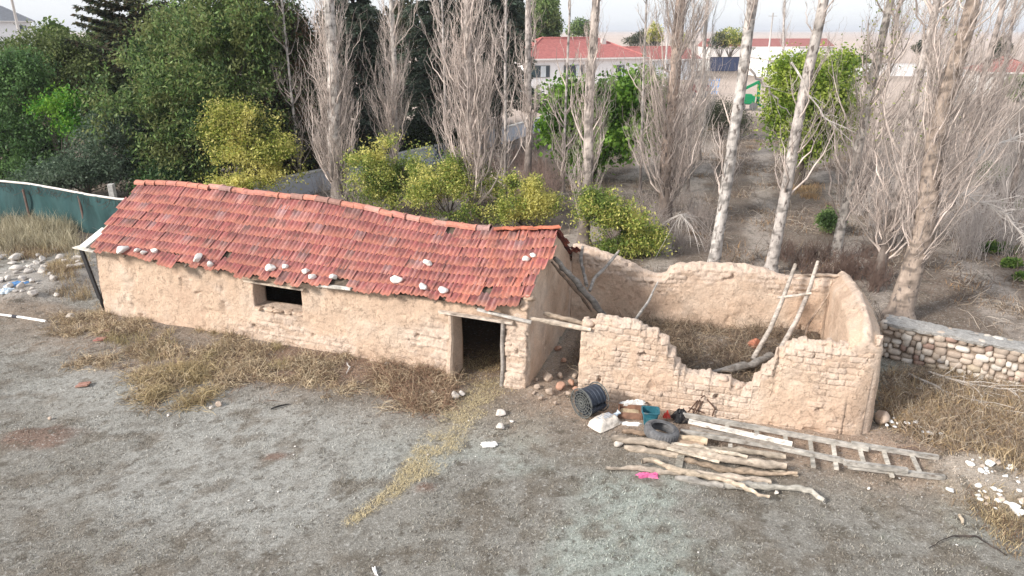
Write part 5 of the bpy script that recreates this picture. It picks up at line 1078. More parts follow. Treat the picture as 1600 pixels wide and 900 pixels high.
# dark undergrowth of the grove
rg = np.random.default_rng(77)
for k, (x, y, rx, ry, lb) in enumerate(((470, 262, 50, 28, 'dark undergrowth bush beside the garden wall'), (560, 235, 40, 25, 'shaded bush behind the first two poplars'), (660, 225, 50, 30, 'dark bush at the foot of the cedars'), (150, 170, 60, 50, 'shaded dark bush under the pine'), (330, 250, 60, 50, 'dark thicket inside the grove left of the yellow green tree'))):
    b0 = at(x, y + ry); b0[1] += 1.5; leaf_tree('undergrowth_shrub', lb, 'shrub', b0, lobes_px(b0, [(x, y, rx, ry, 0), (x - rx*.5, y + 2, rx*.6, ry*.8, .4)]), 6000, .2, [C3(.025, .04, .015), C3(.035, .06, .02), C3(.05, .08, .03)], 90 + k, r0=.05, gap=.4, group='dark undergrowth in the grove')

# ------------------------------------------------------------------ bare poplars
def poplar(label, bpx, tpx, r0, seed, nmain=38, L=(1.5, 3.6), spread=.5, zlo=.6, dens=1.0, col=C3(.50, .455, .42), tcol=C3(.52, .48, .44), ext=1.32, lean=(0, 0), leafn=0, broom=0, name='bare_poplar', thick=1.0, group='leafless poplars behind the walls', base_dark=True, push=0, tail=.55):
    rg = np.random.default_rng(seed); bs = at(*bpx); bs[1] += push; tp = atY(tpx[0], tpx[1], bs[1] + .2); t = thing(name, label, 'tree', bs, group)
    r0 = r0*.80; Hh = np.linalg.norm(tp - bs); K = 22; u = np.linspace(-.02, ext, K); ax_ = (tp - bs)/Hh
    n1 = np.stack([vn(np.stack([u*3.1, u*0 + seed, u*0], -1), 1, 5 + q) for q in (0, 1)], -1)
    TP = bs + np.outer(u*Hh, ax_) + np.concatenate([n1*.10*r0/.2, np.zeros((K, 1))], 1)*np.clip(u*4, 0, 1)[:, None]
    tr_ = r0*(1.25 - tail*np.clip(u/ext, 0, 1))*(1 + .5*np.exp(-u*30)); tr_ = np.clip(tr_*(1 - np.clip((u - .95)/(ext - .9), 0, .93)**1.5), .01, 9)
    TP2 = np.stack([np.interp(np.linspace(0, K - 1, 200), np.arange(K), TP[:, i]) for i in range(3)], 1); tr2 = np.interp(np.linspace(0, K - 1, 200), np.arange(K), tr_)*(1 + .012*rg.normal(size=200))
    V, F = tubes(TP2[None], tr2[None], 12); V = V + (fbm(V*np.array([1, 1, .35]), 9, seed, 3)*r0*.16)[:, None]*np.array([1, 1, 0]); r0 = r0
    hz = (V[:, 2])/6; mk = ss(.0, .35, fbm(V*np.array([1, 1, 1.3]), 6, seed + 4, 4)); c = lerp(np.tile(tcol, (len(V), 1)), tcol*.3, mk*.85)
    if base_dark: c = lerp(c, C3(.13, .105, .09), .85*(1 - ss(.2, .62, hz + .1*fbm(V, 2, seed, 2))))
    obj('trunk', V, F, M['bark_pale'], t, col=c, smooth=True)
    def P_at(h):  return np.stack([np.interp(h, u, TP[:, i]) for i in range(3)], -1)
    h = zlo/Hh + (ext*.98 - zlo/Hh)*rg.random(nmain)**(1.2 + .4*broom); h[:int(nmain*broom*.5)] = zlo/Hh + rg.uniform(0, .45, int(nmain*broom*.5))
    def grow(st, az, ang0, ang1, Ln, K_, jit):
        """curved shoots: start angle from the trunk axis ang0 -> ang1"""
        n = len(st); k = np.linspace(0, 1, K_); ang = ang0[:, None] + (ang1 - ang0)[:, None]*k[None]**.6; r = np.stack([np.cos(az), np.sin(az), 0*az], -1)
        dirs = np.sin(ang)[..., None]*r[:, None] + np.cos(ang)[..., None]*(upv*.93 + ax_*.07 + np.array([lean[0], lean[1], 0]))[None, None]
        dirs = dirs + rg.normal(0, jit, dirs.shape); st_ = dirs[:, :-1]*(Ln/(K_ - 1))[:, None, None]
        return np.concatenate([st[:, None], st[:, None] + np.cumsum(st_, 1)], 1)
    az = rg.uniform(0, 6.283, nmain); Ln = rg.uniform(*L, nmain)*(1 - .35*np.clip(h/ext, 0, 1))
    A_ = grow(P_at(h), az, rg.uniform(.6, 1.15, nmain)*spread*1.6, rg.uniform(.08, .45, nmain)*spread, Ln, 8, .17)
    rA = (.010 + .011*Ln)[:, None]*np.linspace(1, .22, 8)[None]*thick*.95
    def kids(Pp, cnt, lo, hi, lf, a0, a1, K_, jit):
        n, K0, _ = Pp.shape; i = np.repeat(np.arange(n), cnt); f = rg.uniform(lo, hi, len(i))*(K0 - 1); q = f.astype(int).clip(0, K0 - 2); fr_ = (f - q)[:, None]; s0 = Pp[i, q]*(1 - fr_) + Pp[i, q + 1]*fr_
        LL = np.linalg.norm(Pp[i, -1] - Pp[i, 0], axis=1)*rg.uniform(*lf, len(i)); base_az = np.arctan2(Pp[i, -1, 1] - Pp[i, 0, 1], Pp[i, -1, 0] - Pp[i, 0, 0]) + rg.normal(0, 1.3, len(i))
        return grow(s0, base_az, rg.uniform(*a0, len(i))*spread*1.6, rg.uniform(*a1, len(i))*spread, LL, K_, jit), LL
    B_, lb_ = kids(A_, max(1, int(7*dens)), .05, .92, (.2, .6), (.4, 1.1), (.05, .7), 6, .24); rB = (.006 + .005*lb_)[:, None]*np.linspace(1, .4, 6)*thick*.95
    C_, lc = kids(B_, max(1, int(4*dens)), .1, .95, (.25, .8), (.3, 1.4), (.1, 1.1), 5, .34); rC = np.tile(np.linspace(.005, .003, 5), (len(C_), 1))*thick*.95
    V1, F1 = tubes(A_, rA, 5); V2, F2 = tubes(B_, rB, 3); V3, F3 = tubes(C_, rC, 3)
    V = np.concatenate([V1, V2, V3]); F = np.concatenate([F1, F2 + len(V1), F3 + len(V1) + len(V2)])
    cc = col*(1 + .22*rg.normal(size=(len(V)//3 + 1, 1)).repeat(3, 0)[:len(V)]*0 + .35*fbm(V, 1.1, seed, 2)[:, None])*rg.uniform(.5, 1.35, (len(V)//15 + 1, 1)).repeat(15, 0)[:len(V)]  # tone spread puts sunlit and dark twigs into the colour
    obj('crown', V, F, M['bark_twig'], t, col=np.clip(cc, 0, .9))
    if leafn:
        tips = C_[:, -2][C_[:, 2, 2] > 4.2] if leafn > 0 else C_[:, -2]; n = abs(leafn); P = tips[rg.integers(0, len(tips), n)] + rg.normal(0, .07, (n, 3)); a = rg.normal(size=(n, 3)); a /= np.linalg.norm(a, axis=1, keepdims=True); s_ = np.cross(a, rg.normal(size=(n, 3))); s_ /= np.linalg.norm(s_, axis=1, keepdims=True); Lf = rg.uniform(.06, .11, (n, 1))
        V = np.stack([P, P + a*Lf*.5 + s_*Lf*.3, P + a*Lf, P + a*Lf*.5 - s_*Lf*.3], 1).reshape(-1, 3); obj('leaves', V, np.arange(4*n).reshape(n, 4), M['leaf'], t, col=np.repeat(np.array(YG2)[rg.integers(0, 3, n)]*rg.uniform(.6, 1.1, (n, 1)), 4, 0))
PK = C3(.53, .455, .41); WH = C3(.56, .52, .485); GR = C3(.47, .43, .405)
poplar('first bare poplar from the left, white upper trunk and dense broom of twigs', (530, 322), (508, 0), .33, 1, nmain=80, L=(1.6, 4.0), spread=.38, dens=1.1, col=PK, tcol=WH, broom=.6, thick=1.1)
poplar('second bare poplar from the left, thin straight stem before the cedars', (617, 285), (612, 0), .17, 2, nmain=62, L=(1.6, 3.6), spread=.42, col=PK, tcol=WH)
poplar('third bare poplar, thickest broom of pale branches above the roof ridge', (742, 352), (730, 0), .20, 3, nmain=95, L=(1.8, 4.2), spread=.36, dens=1.1, col=PK*1.05, tcol=C3(.52, .46, .42), broom=.7, thick=1.15, leafn=0)
poplar('thin bare poplar in front of the left end of the white house', (824, 300), (828, 0), .19, 4, nmain=36, L=(1.4, 3.0), spread=.34, col=PK, tcol=C3(.50, .45, .42))
poplar('bare poplar rising straight from behind the barn gable', (912, 385), (932, 0), .21, 5, nmain=38, L=(1.2, 2.8), spread=.34, col=PK, tcol=C3(.48, .42, .38))
poplar('bare poplar with a wide pinkish broom just left of the white barked one', (1038, 352), (1064, 0), .27, 6, nmain=90, L=(1.6, 3.8), spread=.44, dens=1.15, col=PK, tcol=C3(.46, .36, .30), broom=.5, thick=1.05)
poplar('slender bare poplar behind the wide pinkish broom, before the navy gate', (1092, 250), (1104, 0), .12, 7, nmain=50, L=(1.5, 3.5), spread=.3, col=GR, tcol=GR, broom=.3)
poplar('white barked leaning poplar with few twigs behind the ruin back wall', (1113, 425), (1180, 0), .185, 8, nmain=12, L=(1.0, 2.4), spread=.5, dens=.9, col=PK, tcol=C3(.52, .485, .455), base_dark=False, zlo=2, tail=.3)
poplar('grey white leaning poplar in front of the round yellow green tree', (1202, 430), (1287, 0), .18, 9, nmain=24, L=(1.2, 3.0), spread=.5, dens=.8, col=PK, tcol=C3(.48, .44, .41), zlo=1.5, base_dark=False, tail=.35)
poplar('far thin bare poplar above the white gabled building', (1222, 122), (1226, 0), .22, 10, nmain=22, L=(2, 4.5), spread=.3, col=GR, tcol=GR, zlo=3.5)
poplar('leaning poplar with peeling pale bark at the right of the round tree', (1303, 408), (1392, 0), .165, 11, nmain=48, L=(1.4, 3.4), spread=.4, col=PK, tcol=C3(.48, .44, .40), leafn=700, zlo=1.2, base_dark=False)
poplar('leaning poplar close behind the right end of the ruin back wall', (1372, 440), (1462, 0), .15, 12, nmain=50, L=(1.6, 3.8), spread=.5, col=PK, tcol=C3(.46, .41, .38), leafn=500, broom=.3)
# the thick hollow one: split trunk of bare wood
poplar('thick old poplar with split barkless trunk by the stone wall', (1402, 500), (1520, 0), .30, 13, nmain=80, L=(1.4, 3.2), spread=.44, dens=1.2, thick=.8, col=PK*1.03, tcol=C3(.36, .29, .24), broom=.2, base_dark=False, lean=(.12, 0), zlo=1.3, tail=.75)
for k, (bx, by, tx, r, nm, lb) in enumerate(((1345, 330, 1408, .11, 45, 'thin leaning poplar behind the peeling one, twiggy all the way up'), (1425, 300, 1480, .12, 50, 'bare poplar in the thicket, directly above the stone wall start'), (1480, 345, 1568, .14, 60, 'pinkish bare poplar leaning right in the middle of the right thicket'), (1530, 280, 1590, .12, 45, 'bare poplar before the red roofed house at right'), (1572, 350, 1650, .13, 60, 'last bare poplar, leaning out of the right edge'), (1455, 250, 1500, .12, 40, 'grey bare poplar deep in the right thicket'), (1600, 270, 1650, .12, 40, 'grey bare poplar partly outside the right edge'))):
    poplar(lb, (bx, by), (tx, 0), r, 20 + k, nmain=nm, L=(1.4, 3.8), spread=.40, dens=1.1, thick=.85, col=[PK, GR, PK*1.05][k % 3], tcol=C3(.45, .39, .36), broom=.5, lean=(.14, 0), leafn=[0, 250, 0, 0, 0, 200, 0][k])
for k, (bx, by, tx, lb) in enumerate(((880, 300, 890, 'spindly young poplar just left of the gable poplar'), (700, 290, 690, 'spindly young poplar behind the left side of the thick broom'), (1000, 300, 1010, 'spindly grey poplar at the left side of the pinkish broom'), (470, 300, 440, 'bare sapling with pale twigs left of the first poplar'), (1075, 300, 1085, 'spindly poplar right behind the pinkish broom'), (790, 320, 790, 'spindly bare poplar right of the thick broom'))):
    poplar(lb, (bx, by), (tx, 0), .07, 40 + k, nmain=26, L=(1.2, 2.8), spread=.5, dens=.8, col=PK, tcol=GR, broom=.4)
# dead stump limb of the split poplar and long fallen boughs
def bough(label, pts, r, seed, col=PK, twigs=26, name='bare_bough'):
    rg = np.random.default_rng(seed); P = np.array(pts, float); u = np.linspace(0, len(P) - 1, 14); k = np.arange(len(P)); Q = np.stack([np.interp(u, k, P[:, i]) for i in range(3)], 1) + rg.normal(0, .03, (14, 3)); b = B(); b.tube(Q, np.linspace(r, r*.3, 14), 6, col)
    T = []; 
    for q in range(twigs): i = rg.integers(2, 13); d = (Q[min(i + 1, 13)] - Q[i - 1]); d = d/np.linalg.norm(d) + rg.normal(0, .55, 3); L = rg.uniform(.2, .8); T.append([Q[i], Q[i] + d*L*.35, Q[i] + d*L*.7 + rg.normal(0, .05, 3), Q[i] + d*L + rg.normal(0, .08, 3)])
    T = np.array(T); T[..., 2] = np.maximum(T[..., 2], .03); V, F = tubes(T, np.tile(np.linspace(.009, .004, 4), (len(T), 1)), 3); b.add(V, F, col*1.05)
    return b.out(name, M['bark_twig'], label=label, cat='branch')
bough('long fallen branch on the brown grass below the stone wall', [at(1420, 585, .1), at(1480, 612, .15), at(1560, 640, .15), at(1640, 662, .1)], .03, 1, C3(.5, .46, .42))
bough('second fallen branch nearer the stone wall, with many twigs', [at(1445, 582, .1), at(1510, 598, .2), at(1590, 615, .2), at(1650, 620, .2)], .03, 2, C3(.5, .46, .42), 40)
rg = np.random.default_rng(66); fan = []
for q in range(34):
    a = at(1066 + rg.normal(0, 3), 335, 1.5); e = at(1068 + rg.normal(0, 22), 372 + rg.normal(0, 12), .55); m1 = a*.6 + e*.4 + upv*.18 + rg.normal(0, .06, 3); m2 = a*.25 + e*.75 + upv*.1 + rg.normal(0, .07, 3); fan.append([a, m1, m2, e])
V, F = tubes(np.array(fan), np.tile([.009, .008, .006, .003], (34, 1)), 3); obj('drooping_branch', V, F, M['bark_twig'], col=C3(.56, .52, .49), label='fan of thin pale drooping twigs behind the ruin back wall', cat='branch')
bough('long grey branch slanting right from the white barked poplar', [atY(1172, 110, 23.2), atY(1205, 145, 23.6), atY(1237, 183, 24)], .04, 4, GR, 8)
bough('crooked pale branch hanging before the round green tree', [atY(1237, 97, 22.0), atY(1262, 140, 21.7), atY(1290, 185, 21.5), atY(1322, 200, 21.4)], .035, 5, WH, 16)
bough('pale branch reaching right over the stone wall', [at(1432, 400, 1.2), atY(1480, 300, 19.5), atY(1540, 235, 19.5), atY(1620, 200, 19.5)], .05, 6, WH, 46)
bough('arching pale branch at the right edge above the low green mats', [atY(1440, 330, 18.8), atY(1500, 300, 18.6), atY(1570, 330, 18.5), atY(1610, 380, 18.3)], .035, 7, WH, 60)

# ------------------------------------------------------------------ grass, weeds, straw: things nobody could count
def blades(P, h, wd, lean, col, rg, name, label, cat, seg=2, m='straw', kind='stuff', curl=.3):
    n = len(P); az = rg.uniform(0, 6.283, n); d = np.stack([np.cos(az), np.sin(az), 0*az], -1); ln = rg.uniform(*lean, n)[:, None]; hh = (np.asarray(h)*rg.uniform(.6, 1.3, n))[:, None]
    s_ = np.stack([-np.sin(az), np.cos(az), 0*az], -1); az2 = rg.uniform(0, 6.283, n); s_ = np.stack([np.cos(az2), np.sin(az2), 0*az2], -1); wv = (np.asarray(wd)*rg.uniform(.7, 1.3, n))[:, None]*.5
    p1 = P + d*ln*hh*.45 + upv*hh*.6*np.sqrt(np.clip(1 - ln**2*.5, .05, 1)); p2 = P + d*ln*hh*(1 + curl*.2) + upv*hh*np.sqrt(np.clip(1 - ln**2, .02, 1))
    V = np.stack([P - s_*wv, P + s_*wv, p1 + s_*wv*.8, p1 - s_*wv*.8, p2], 1).reshape(-1, 3)
    i = np.arange(n)*5; F = np.concatenate([np.stack([i, i + 1, i + 2], 1), np.stack([i, i + 2, i + 3], 1), np.stack([i + 3, i + 2, i + 4], 1)])
    return obj(name, V, F, M[m], loc=(0, 0, 0), col=np.repeat(np.clip(col, .01, .95), 5, 0), label=label, cat=cat, kind=kind)
def gz(P): P = P.copy(); P[:, 2] = ground_z(P); return P
rg = np.random.default_rng(101)
# turf of the yard: sampled evenly over the picture's near ground
n = 230000; px = rg.uniform(-60, 1660, n); py = rg.uniform(470, 960, n)
def at_many(px, py):
    u = px - 800; v = py - 450; D = np.stack([u, FPX*math.cos(PITCH) - v*math.sin(PITCH), -FPX*math.sin(PITCH) - v*math.cos(PITCH)], -1); return CAM + D*(-CH/D[:, 2])[:, None]
X_ = rg.uniform(-15, 15, n); Y_ = 6.5 + 13.5*rg.random(n)**1.25; P = np.stack([X_, Y_, 0*X_], -1); s, t = loc_st(P)
ok = (t < .1) | (s < -12.9) | (s > 7.2); ok &= abs(X_) < Y_*.85 + 1; cl = fbm(P[:, :2], 1.6, 91, 3) + .6*fbm(P[:, :2], 6, 92, 2); ok &= cl + .25 > rg.random(n)*.6 - .1
P = gz(P[ok]); c = ground_col(P)*rg.uniform(.5, 2.1, (len(P), 1)); c = lerp(c, C3(.46, .43, .37), .5*(rg.random(len(P)) < .22)); c = lerp(c, C3(.10, .13, .05), .5*(rg.random(len(P)) < .05))
blades(P, .042, .010, (.5, .98), c, rg, 'dead_turf', 'short grey brown dead turf covering the yard', 'grass')
# straw spilled from the door
n = 24000; k = rg.integers(0, len(TR) - 1, n); f_ = rg.random(n)[:, None]; a = np.array(TR); P = a[k]*(1 - f_) + a[k + 1]*f_ + np.concatenate([rg.normal(0, .55, (n, 2)), np.zeros((n, 1))], 1); m = trail(P); P = gz(P[m*ss(-.35, .45, fbm(P[:, :2], 3.5, 71, 3) + .2) > rg.random(n)*.9 + .05]); P[:, 2] += .008
c = np.tile(C3(.66, .55, .33), (len(P), 1))*rg.uniform(.6, 1.3, (len(P), 1)); c = lerp(c, C3(.62, .54, .36), rg.random(len(P))*.7)
blades(P, .055, .008, (.9, .99), c, rg, 'straw_trail', 'trail of yellow straw spilled from the dark doorway across the turf', 'straw')
def clump_field(centres, nb, h, wd, lean, pal, name, label, cat, rad=.16, seed=0, pad=1):
    rg = np.random.default_rng(seed); m = len(centres); i = np.repeat(np.arange(m), nb); P = centres[i] + np.concatenate([rg.normal(0, rad, (m*nb, 2)), np.zeros((m*nb, 1))], 1); P = gz(P); hs = rg.uniform(.6, 1.4, m)[i]*h
    pal = np.array(pal); ci = rg.integers(0, len(pal), m)[i]; ci = np.where(rg.random(len(i)) < .3, rg.integers(0, len(pal), len(i)), ci); c = pal[ci]*rg.uniform(.6, 1.4, (len(P), 1))
    return blades(P, hs, wd, lean, c, rg, name, label, cat)
def scatter_px(poly, n, seed, soft=0):
    """random ground points inside a polygon given in picture pixels"""
    rg = np.random.default_rng(seed); poly = np.array(poly, float); out = []
    lo, hi = poly.min(0), poly.max(0)
    while len(out) < n:
        p = rg.uniform(lo, hi); ins = False; j = len(poly) - 1
        for i in range(len(poly)):
            if (poly[i, 1] > p[1]) != (poly[j, 1] > p[1]) and p[0] < (poly[j, 0] - poly[i, 0])*(p[1] - poly[i, 1])/(poly[j, 1] - poly[i, 1]) + poly[i, 0]: ins = not ins
            j = i
        if ins: out.append(at(*(p + rg.normal(0, soft, 2))) if soft else at(*p))
    return np.array(out)
def tangle(C_, n, size, pal, name, label, cat, seed, r_=.0042, flat=.45):
    rg = np.random.default_rng(seed); m = len(C_); i = np.repeat(np.arange(m), n); N_ = len(i); sc_ = rg.uniform(.5, 1.4, m)[i]*size; st_ = gz(C_[i] + np.concatenate([rg.normal(0, 1, (N_, 2))*sc_[:, None]*.5, np.zeros((N_, 1))], 1))
    d = rg.normal(size=(N_, 3)); d[:, 2] = np.abs(d[:, 2])*flat + .15; d /= np.linalg.norm(d, axis=1, keepdims=True); P = [st_]; 
    for q in range(4): d = d + rg.normal(0, .55, (N_, 3)) - upv*.14*q; d /= np.linalg.norm(d, axis=1, keepdims=True); P.append(P[-1] + d*(sc_*.42)[:, None])
    P = np.stack(P, 1); P[..., 2] = np.maximum(P[..., 2], st_[:, None, 2] + .006); V, F = tubes(P, np.tile(np.array([1.2, 1.1, 1, .8, .5])*r_, (N_, 1)), 3)
    pal = np.array(pal); ci = np.where(rg.random(N_) < .45, rg.integers(0, len(pal), m)[i], rg.integers(0, len(pal), N_)); c = pal[ci]*rg.uniform(.6, 1.4, (N_, 1))
    return obj(name, V, F, M['bark_twig'], loc=(0, 0, 0), col=np.repeat(np.clip(c, 0, 1), 15, 0), label=label, cat=cat, kind='stuff')
DRY = [C3(.44, .35, .21), C3(.36, .28, .16), C3(.52, .42, .27), C3(.26, .19, .12), C3(.20, .135, .09)]
HAY = [C3(.42, .33, .18), C3(.50, .40, .24), C3(.33, .25, .14)]
def patchy(C_, thr, sc, seed): return C_[fbm(C_[:, :2], sc, seed, 3) > thr]
A1 = patchy(scatter_px([(100, 490), (170, 485), (300, 515), (440, 545), (560, 560), (700, 590), (712, 625), (640, 645), (590, 610), (520, 612), (400, 606), (330, 628), (250, 632), (190, 600), (70, 560)], 1500, 1, 9), .05, 1.4, 4)
tangle(A1, 22, .17, [C3(.56, .45, .30), C3(.46, .35, .23), C3(.32, .24, .16), C3(.17, .12, .085), C3(.66, .55, .39)], 'weed_tangle', 'tangled curly brown dead stems in front of the barn', 'weeds', 202)
clump_field(A1, 16, .12, .007, (.55, .99), DRY, 'dry_weeds', 'matted brown dry weeds along the foot of the barn wall', 'weeds', .10, 2)
A1 = patchy(scatter_px([(140, 490), (300, 520), (440, 550), (460, 575), (300, 590), (180, 560)], 330, 11, 3), .05, 1.1, 14); clump_field(A1, 28, .16, .008, (.4, .98), [C3(.44, .36, .20), C3(.38, .31, .17), C3(.30, .26, .14)], 'yellow_weeds', 'yellowish tufts of dry weed by the left end of the barn wall', 'weeds', .09, 12)
A2 = patchy(scatter_px([(215, 590), (320, 575), (345, 610), (300, 640), (240, 632)], 90, 3), -.2, 1.5, 5); tangle(A2, 40, .26, HAY, 'hay_tangle', 'curly pale stems of the big tuft bulging onto the turf', 'weeds', 203, .005)
clump_field(A2, 34, .20, .009, (.6, .99), HAY, 'straw_tuft', 'big pale straw coloured tuft bulging out of the weeds onto the turf', 'weeds', .12, 4)
A2 = patchy(scatter_px([(600, 565), (700, 585), (715, 630), (650, 645), (590, 600)], 120, 5), -.1, 1.5, 7); tangle(A2, 30, .26, [C3(.26, .16, .11), C3(.36, .25, .17), C3(.48, .38, .26)], 'rusty_tangle', 'rust brown tangled stems left of the doorway', 'weeds', 204)
clump_field(A2, 14, .22, .008, (.4, .97), [C3(.20, .12, .08), C3(.28, .19, .12), C3(.36, .28, .18)], 'rusty_weeds', 'rust brown dead weeds left of the doorway', 'weeds', .10, 6)
A2 = scatter_px([(100, 490), (440, 545), (700, 590), (712, 630), (500, 620), (300, 640), (80, 560)], 500, 51, 6); rg = np.random.default_rng(52); d = rg.normal(0, 1, (500, 3))*np.array([.16, .16, .05]) + upv*.05; V, F = tubes(np.stack([A2 + upv*.05, A2 + upv*.10 + d*.5 + rg.normal(0, .03, (500, 3)), A2 + upv*.08 + d*1.2], 1), np.tile([.005, .005, .003], (500, 1)), 3)
obj('weed_stems', V, F, M['bark_twig'], loc=(0, 0, 0), col=np.repeat(np.array([C3(.42, .34, .24), C3(.16, .10, .07), C3(.30, .2, .13)])[rg.integers(0, 3, 500)], 9, 0), label='broken dry stems lying in the weeds before the barn', cat='weeds', kind='stuff')
A2 = patchy(scatter_px([(0, 330), (40, 322), (100, 345), (140, 375), (130, 398), (60, 388), (0, 392)], 330, 7, 4), -.15, .9, 17); clump_field(A2, 34, .62, .012, (.15, .85), [C3(.46, .42, .29), C3(.54, .49, .36), C3(.38, .33, .22), C3(.26, .22, .15)], 'tall_weeds', 'tall pale dry weeds in front of the green net fence', 'weeds', .18, 8)
A2 = scatter_px([(0, 385), (130, 392), (140, 470), (110, 475), (60, 410), (0, 405)], 90, 9); clump_field(A2, 40, .25, .010, (.2, .9), DRY, 'rubble_weeds', 'low brown weeds growing round the rubble at left', 'weeds', .15, 10)
A2 = scatter_px([(1385, 580), (1600, 600), (1640, 760), (1520, 730), (1480, 700), (1400, 670), (1380, 640)], 420, 13); clump_field(patchy(A2, -.12, .9, 61), 24, .24, .010, (.4, .98), [C3(.46, .33, .18), C3(.40, .31, .19), C3(.30, .23, .16), C3(.20, .15, .11), C3(.54, .43, .28)], 'brown_grass', 'long brown and golden dry grass below the stone wall at right', 'grass', .15, 14)
tangle(patchy(scatter_px([(1385, 580), (1600, 600), (1640, 760), (1520, 730), (1480, 700), (1400, 670), (1380, 640)], 520, 213), -.02, .9, 61), 24, .24, [C3(.44, .32, .20), C3(.36, .28, .20), C3(.56, .48, .38), C3(.22, .16, .12), C3(.30, .23, .17)], 'grass_tangle', 'tangled dead stems among the brown grass at right', 'weeds', 205)
A2 = scatter_px([(1490, 760), (1600, 800), (1600, 880), (1560, 840)], 40, 15, 6); clump_field(A2, 30, .12, .010, (.4, .95), DRY, 'debris_weeds', 'sparse dry weeds round the plaster debris', 'weeds', .12, 16)
# inside the enclosure
s = np.random.default_rng(17); C_ = W(s.uniform(.8, 6.3, 330), s.uniform(1.2, 4.3, 330), np.zeros(330)); C_ = C_[(s.random(330) < .8)]
tangle(C_, 26, .26, [C3(.34, .26, .18), C3(.24, .18, .13), C3(.42, .35, .26), C3(.17, .12, .09)], 'enclosure_tangle', 'tangled dead stems covering the floor inside the ruin', 'weeds', 206)
clump_field(C_[::2], 24, .24, .009, (.3, .97), [C3(.24, .18, .12), C3(.18, .13, .09), C3(.32, .26, .18), C3(.15, .11, .08)], 'enclosure_weeds', 'tangled brown dead weeds on the floor inside the ruin', 'weeds', .16, 18)
C_ = W(s.uniform(-1.8, -.3, 24), s.uniform(-.3, 1.6, 24), np.zeros(24)); clump_field(C_, 110, .07, .010, (.9, .99), HAY, 'doorway_straw', 'loose straw heaped on the floor inside the doorway', 'straw', .22, 19)
# garden floor behind
rg = np.random.default_rng(120); n = 2300; X_ = rg.uniform(-20, 34, n); Y_ = 17 + 42*rg.random(n)**1.5; P = np.stack([X_, Y_, 0*X_], -1); s_, t_ = loc_st(P); P = P[(t_ > 5.6) & (abs(X_) < Y_*.8 + 2) & (fbm(P[:, :2], .35, 8, 2) + .5*rg.random(n) > .1)]
tangle(P, 12, .5, [C3(.34, .28, .22), C3(.22, .17, .13), C3(.46, .40, .34), C3(.15, .11, .09)], 'garden_litter', 'fallen twigs and dead stems on the garden floor', 'litter', 207, .007, .2)
clump_field(P, 20, .22, .016, (.2, .95), [C3(.24, .18, .13), C3(.17, .13, .10), C3(.32, .24, .16), C3(.36, .22, .11), C3(.14, .11, .09)], 'garden_grass', 'brown dead grass and litter on the garden floor behind the walls', 'grass', .3, 21)
A2 = scatter_px([(1240, 290), (1280, 290), (1275, 312), (1240, 308)], 30, 23); clump_field(A2, 50, .2, .014, (.2, .9), [C3(.40, .26, .14), C3(.34, .25, .15)], 'orange_grass', 'orange dry grass at the foot of the round green tree', 'grass', .2, 24)
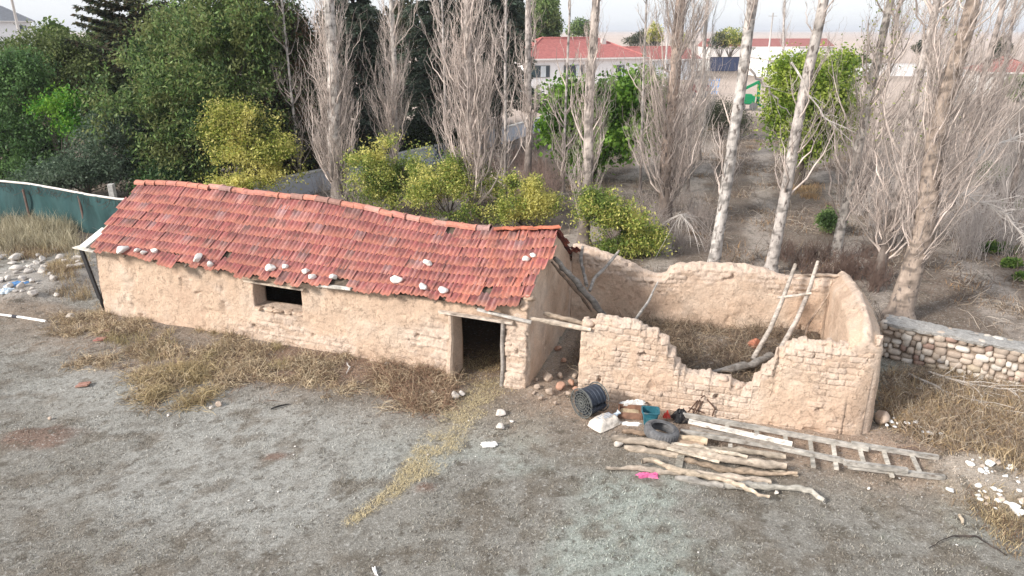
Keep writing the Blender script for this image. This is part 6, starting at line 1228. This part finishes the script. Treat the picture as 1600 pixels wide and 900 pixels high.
# leafless brush behind the back wall and at right
def brush(poly, n, h, label, name, col, seed):
    rg = np.random.default_rng(seed); C_ = scatter_px(poly, n, seed); i = np.repeat(np.arange(n), 26); st_ = C_[i] + np.concatenate([rg.normal(0, .12, (len(i), 2)), np.zeros((len(i), 1))], 1); az = rg.uniform(0, 6.283, len(i)); L = h*rg.uniform(.5, 1.3, len(i)); k = np.linspace(0, 1, 5); d = np.stack([np.cos(az), np.sin(az), 0*az], -1)
    sp = rg.uniform(.1, .7, len(i)); P = st_[:, None] + (d*sp[:, None])[:, None]*(L[:, None]*k[None]**1.4)[..., None] + upv*(L[:, None]*k*(1 - .3*sp[:, None]*k))[..., None]; P[:, 1:] += rg.normal(0, .035, P[:, 1:].shape)
    j = np.repeat(np.arange(len(i)), 2); q = rg.integers(1, 4, len(j)); s0 = P[j, q]; dd = rg.normal(0, .6, (len(j), 3)) + upv*.8; LL = L[j]*rg.uniform(.15, .45, len(j)); T = s0[:, None] + dd[:, None]*(LL[:, None]*np.array([0, .5, 1]))[..., None]; T[:, 1:] += rg.normal(0, .02, T[:, 1:].shape)
    V1, F1 = tubes(P, np.tile(np.linspace(.010, .004, 5), (len(P), 1)), 3); V2, F2 = tubes(T, np.tile(np.linspace(.006, .004, 3), (len(T), 1)), 3)
    V = np.concatenate([V1, V2]); obj(name, V, np.concatenate([F1, F2 + len(V1)]), M['bark_twig'], loc=(0, 0, 0), col=np.clip(col*(1 + .35*fbm(V, .8, seed, 2))[:, None], 0, 1), label=label, cat='brush', kind='stuff')
brush([(1330, 250), (1600, 240), (1620, 400), (1500, 420), (1440, 380), (1340, 400)], 60, 2.0, 'thicket of thin pale leafless shoots among the right hand poplars', 'bare_thicket', C3(.48, .43, .40), 1)
brush([(1190, 400), (1380, 395), (1385, 470), (1190, 415)], 26, .7, 'dark reddish brush just behind the ruin back wall', 'dark_brush', C3(.16, .11, .09), 2)
brush([(760, 250), (860, 265), (880, 350), (800, 330)], 30, 1.2, 'pinkish brown leafless brush behind the right hand shrub', 'brown_brush', C3(.30, .22, .19), 3)
brush([(940, 330), (1100, 320), (1110, 400), (960, 400)], 26, 1.0, 'grey leafless brush round the broom poplar behind the ruin', 'grey_brush', C3(.38, .33, .30), 4)
brush([(480, 300), (560, 300), (600, 330), (520, 330)], 12, 1.3, 'grey leafless shoots at the foot of the first poplar', 'grey_shoots', C3(.38, .34, .31), 5)

# ------------------------------------------------------------------ thin air haze over the plain
b = B(); b.box((0, 2500, 20.5), (20000, 15000, 45)); hz_ = bpy.data.materials.new('haze'); hz_.use_nodes = True; N = hz_.node_tree; N.nodes.remove(N.nodes['Principled BSDF'])
vp = N.nodes.new('ShaderNodeVolumePrincipled'); vp.inputs['Color'].default_value = (.86, .90, .97, 1); vp.inputs['Density'].default_value = HAZE; N.links.new(vp.outputs[0], N.nodes['Material Output'].inputs['Volume'])
b.out('haze', hz_, kind='stuff', label='thin pale haze hanging over the far plain', cat='haze')
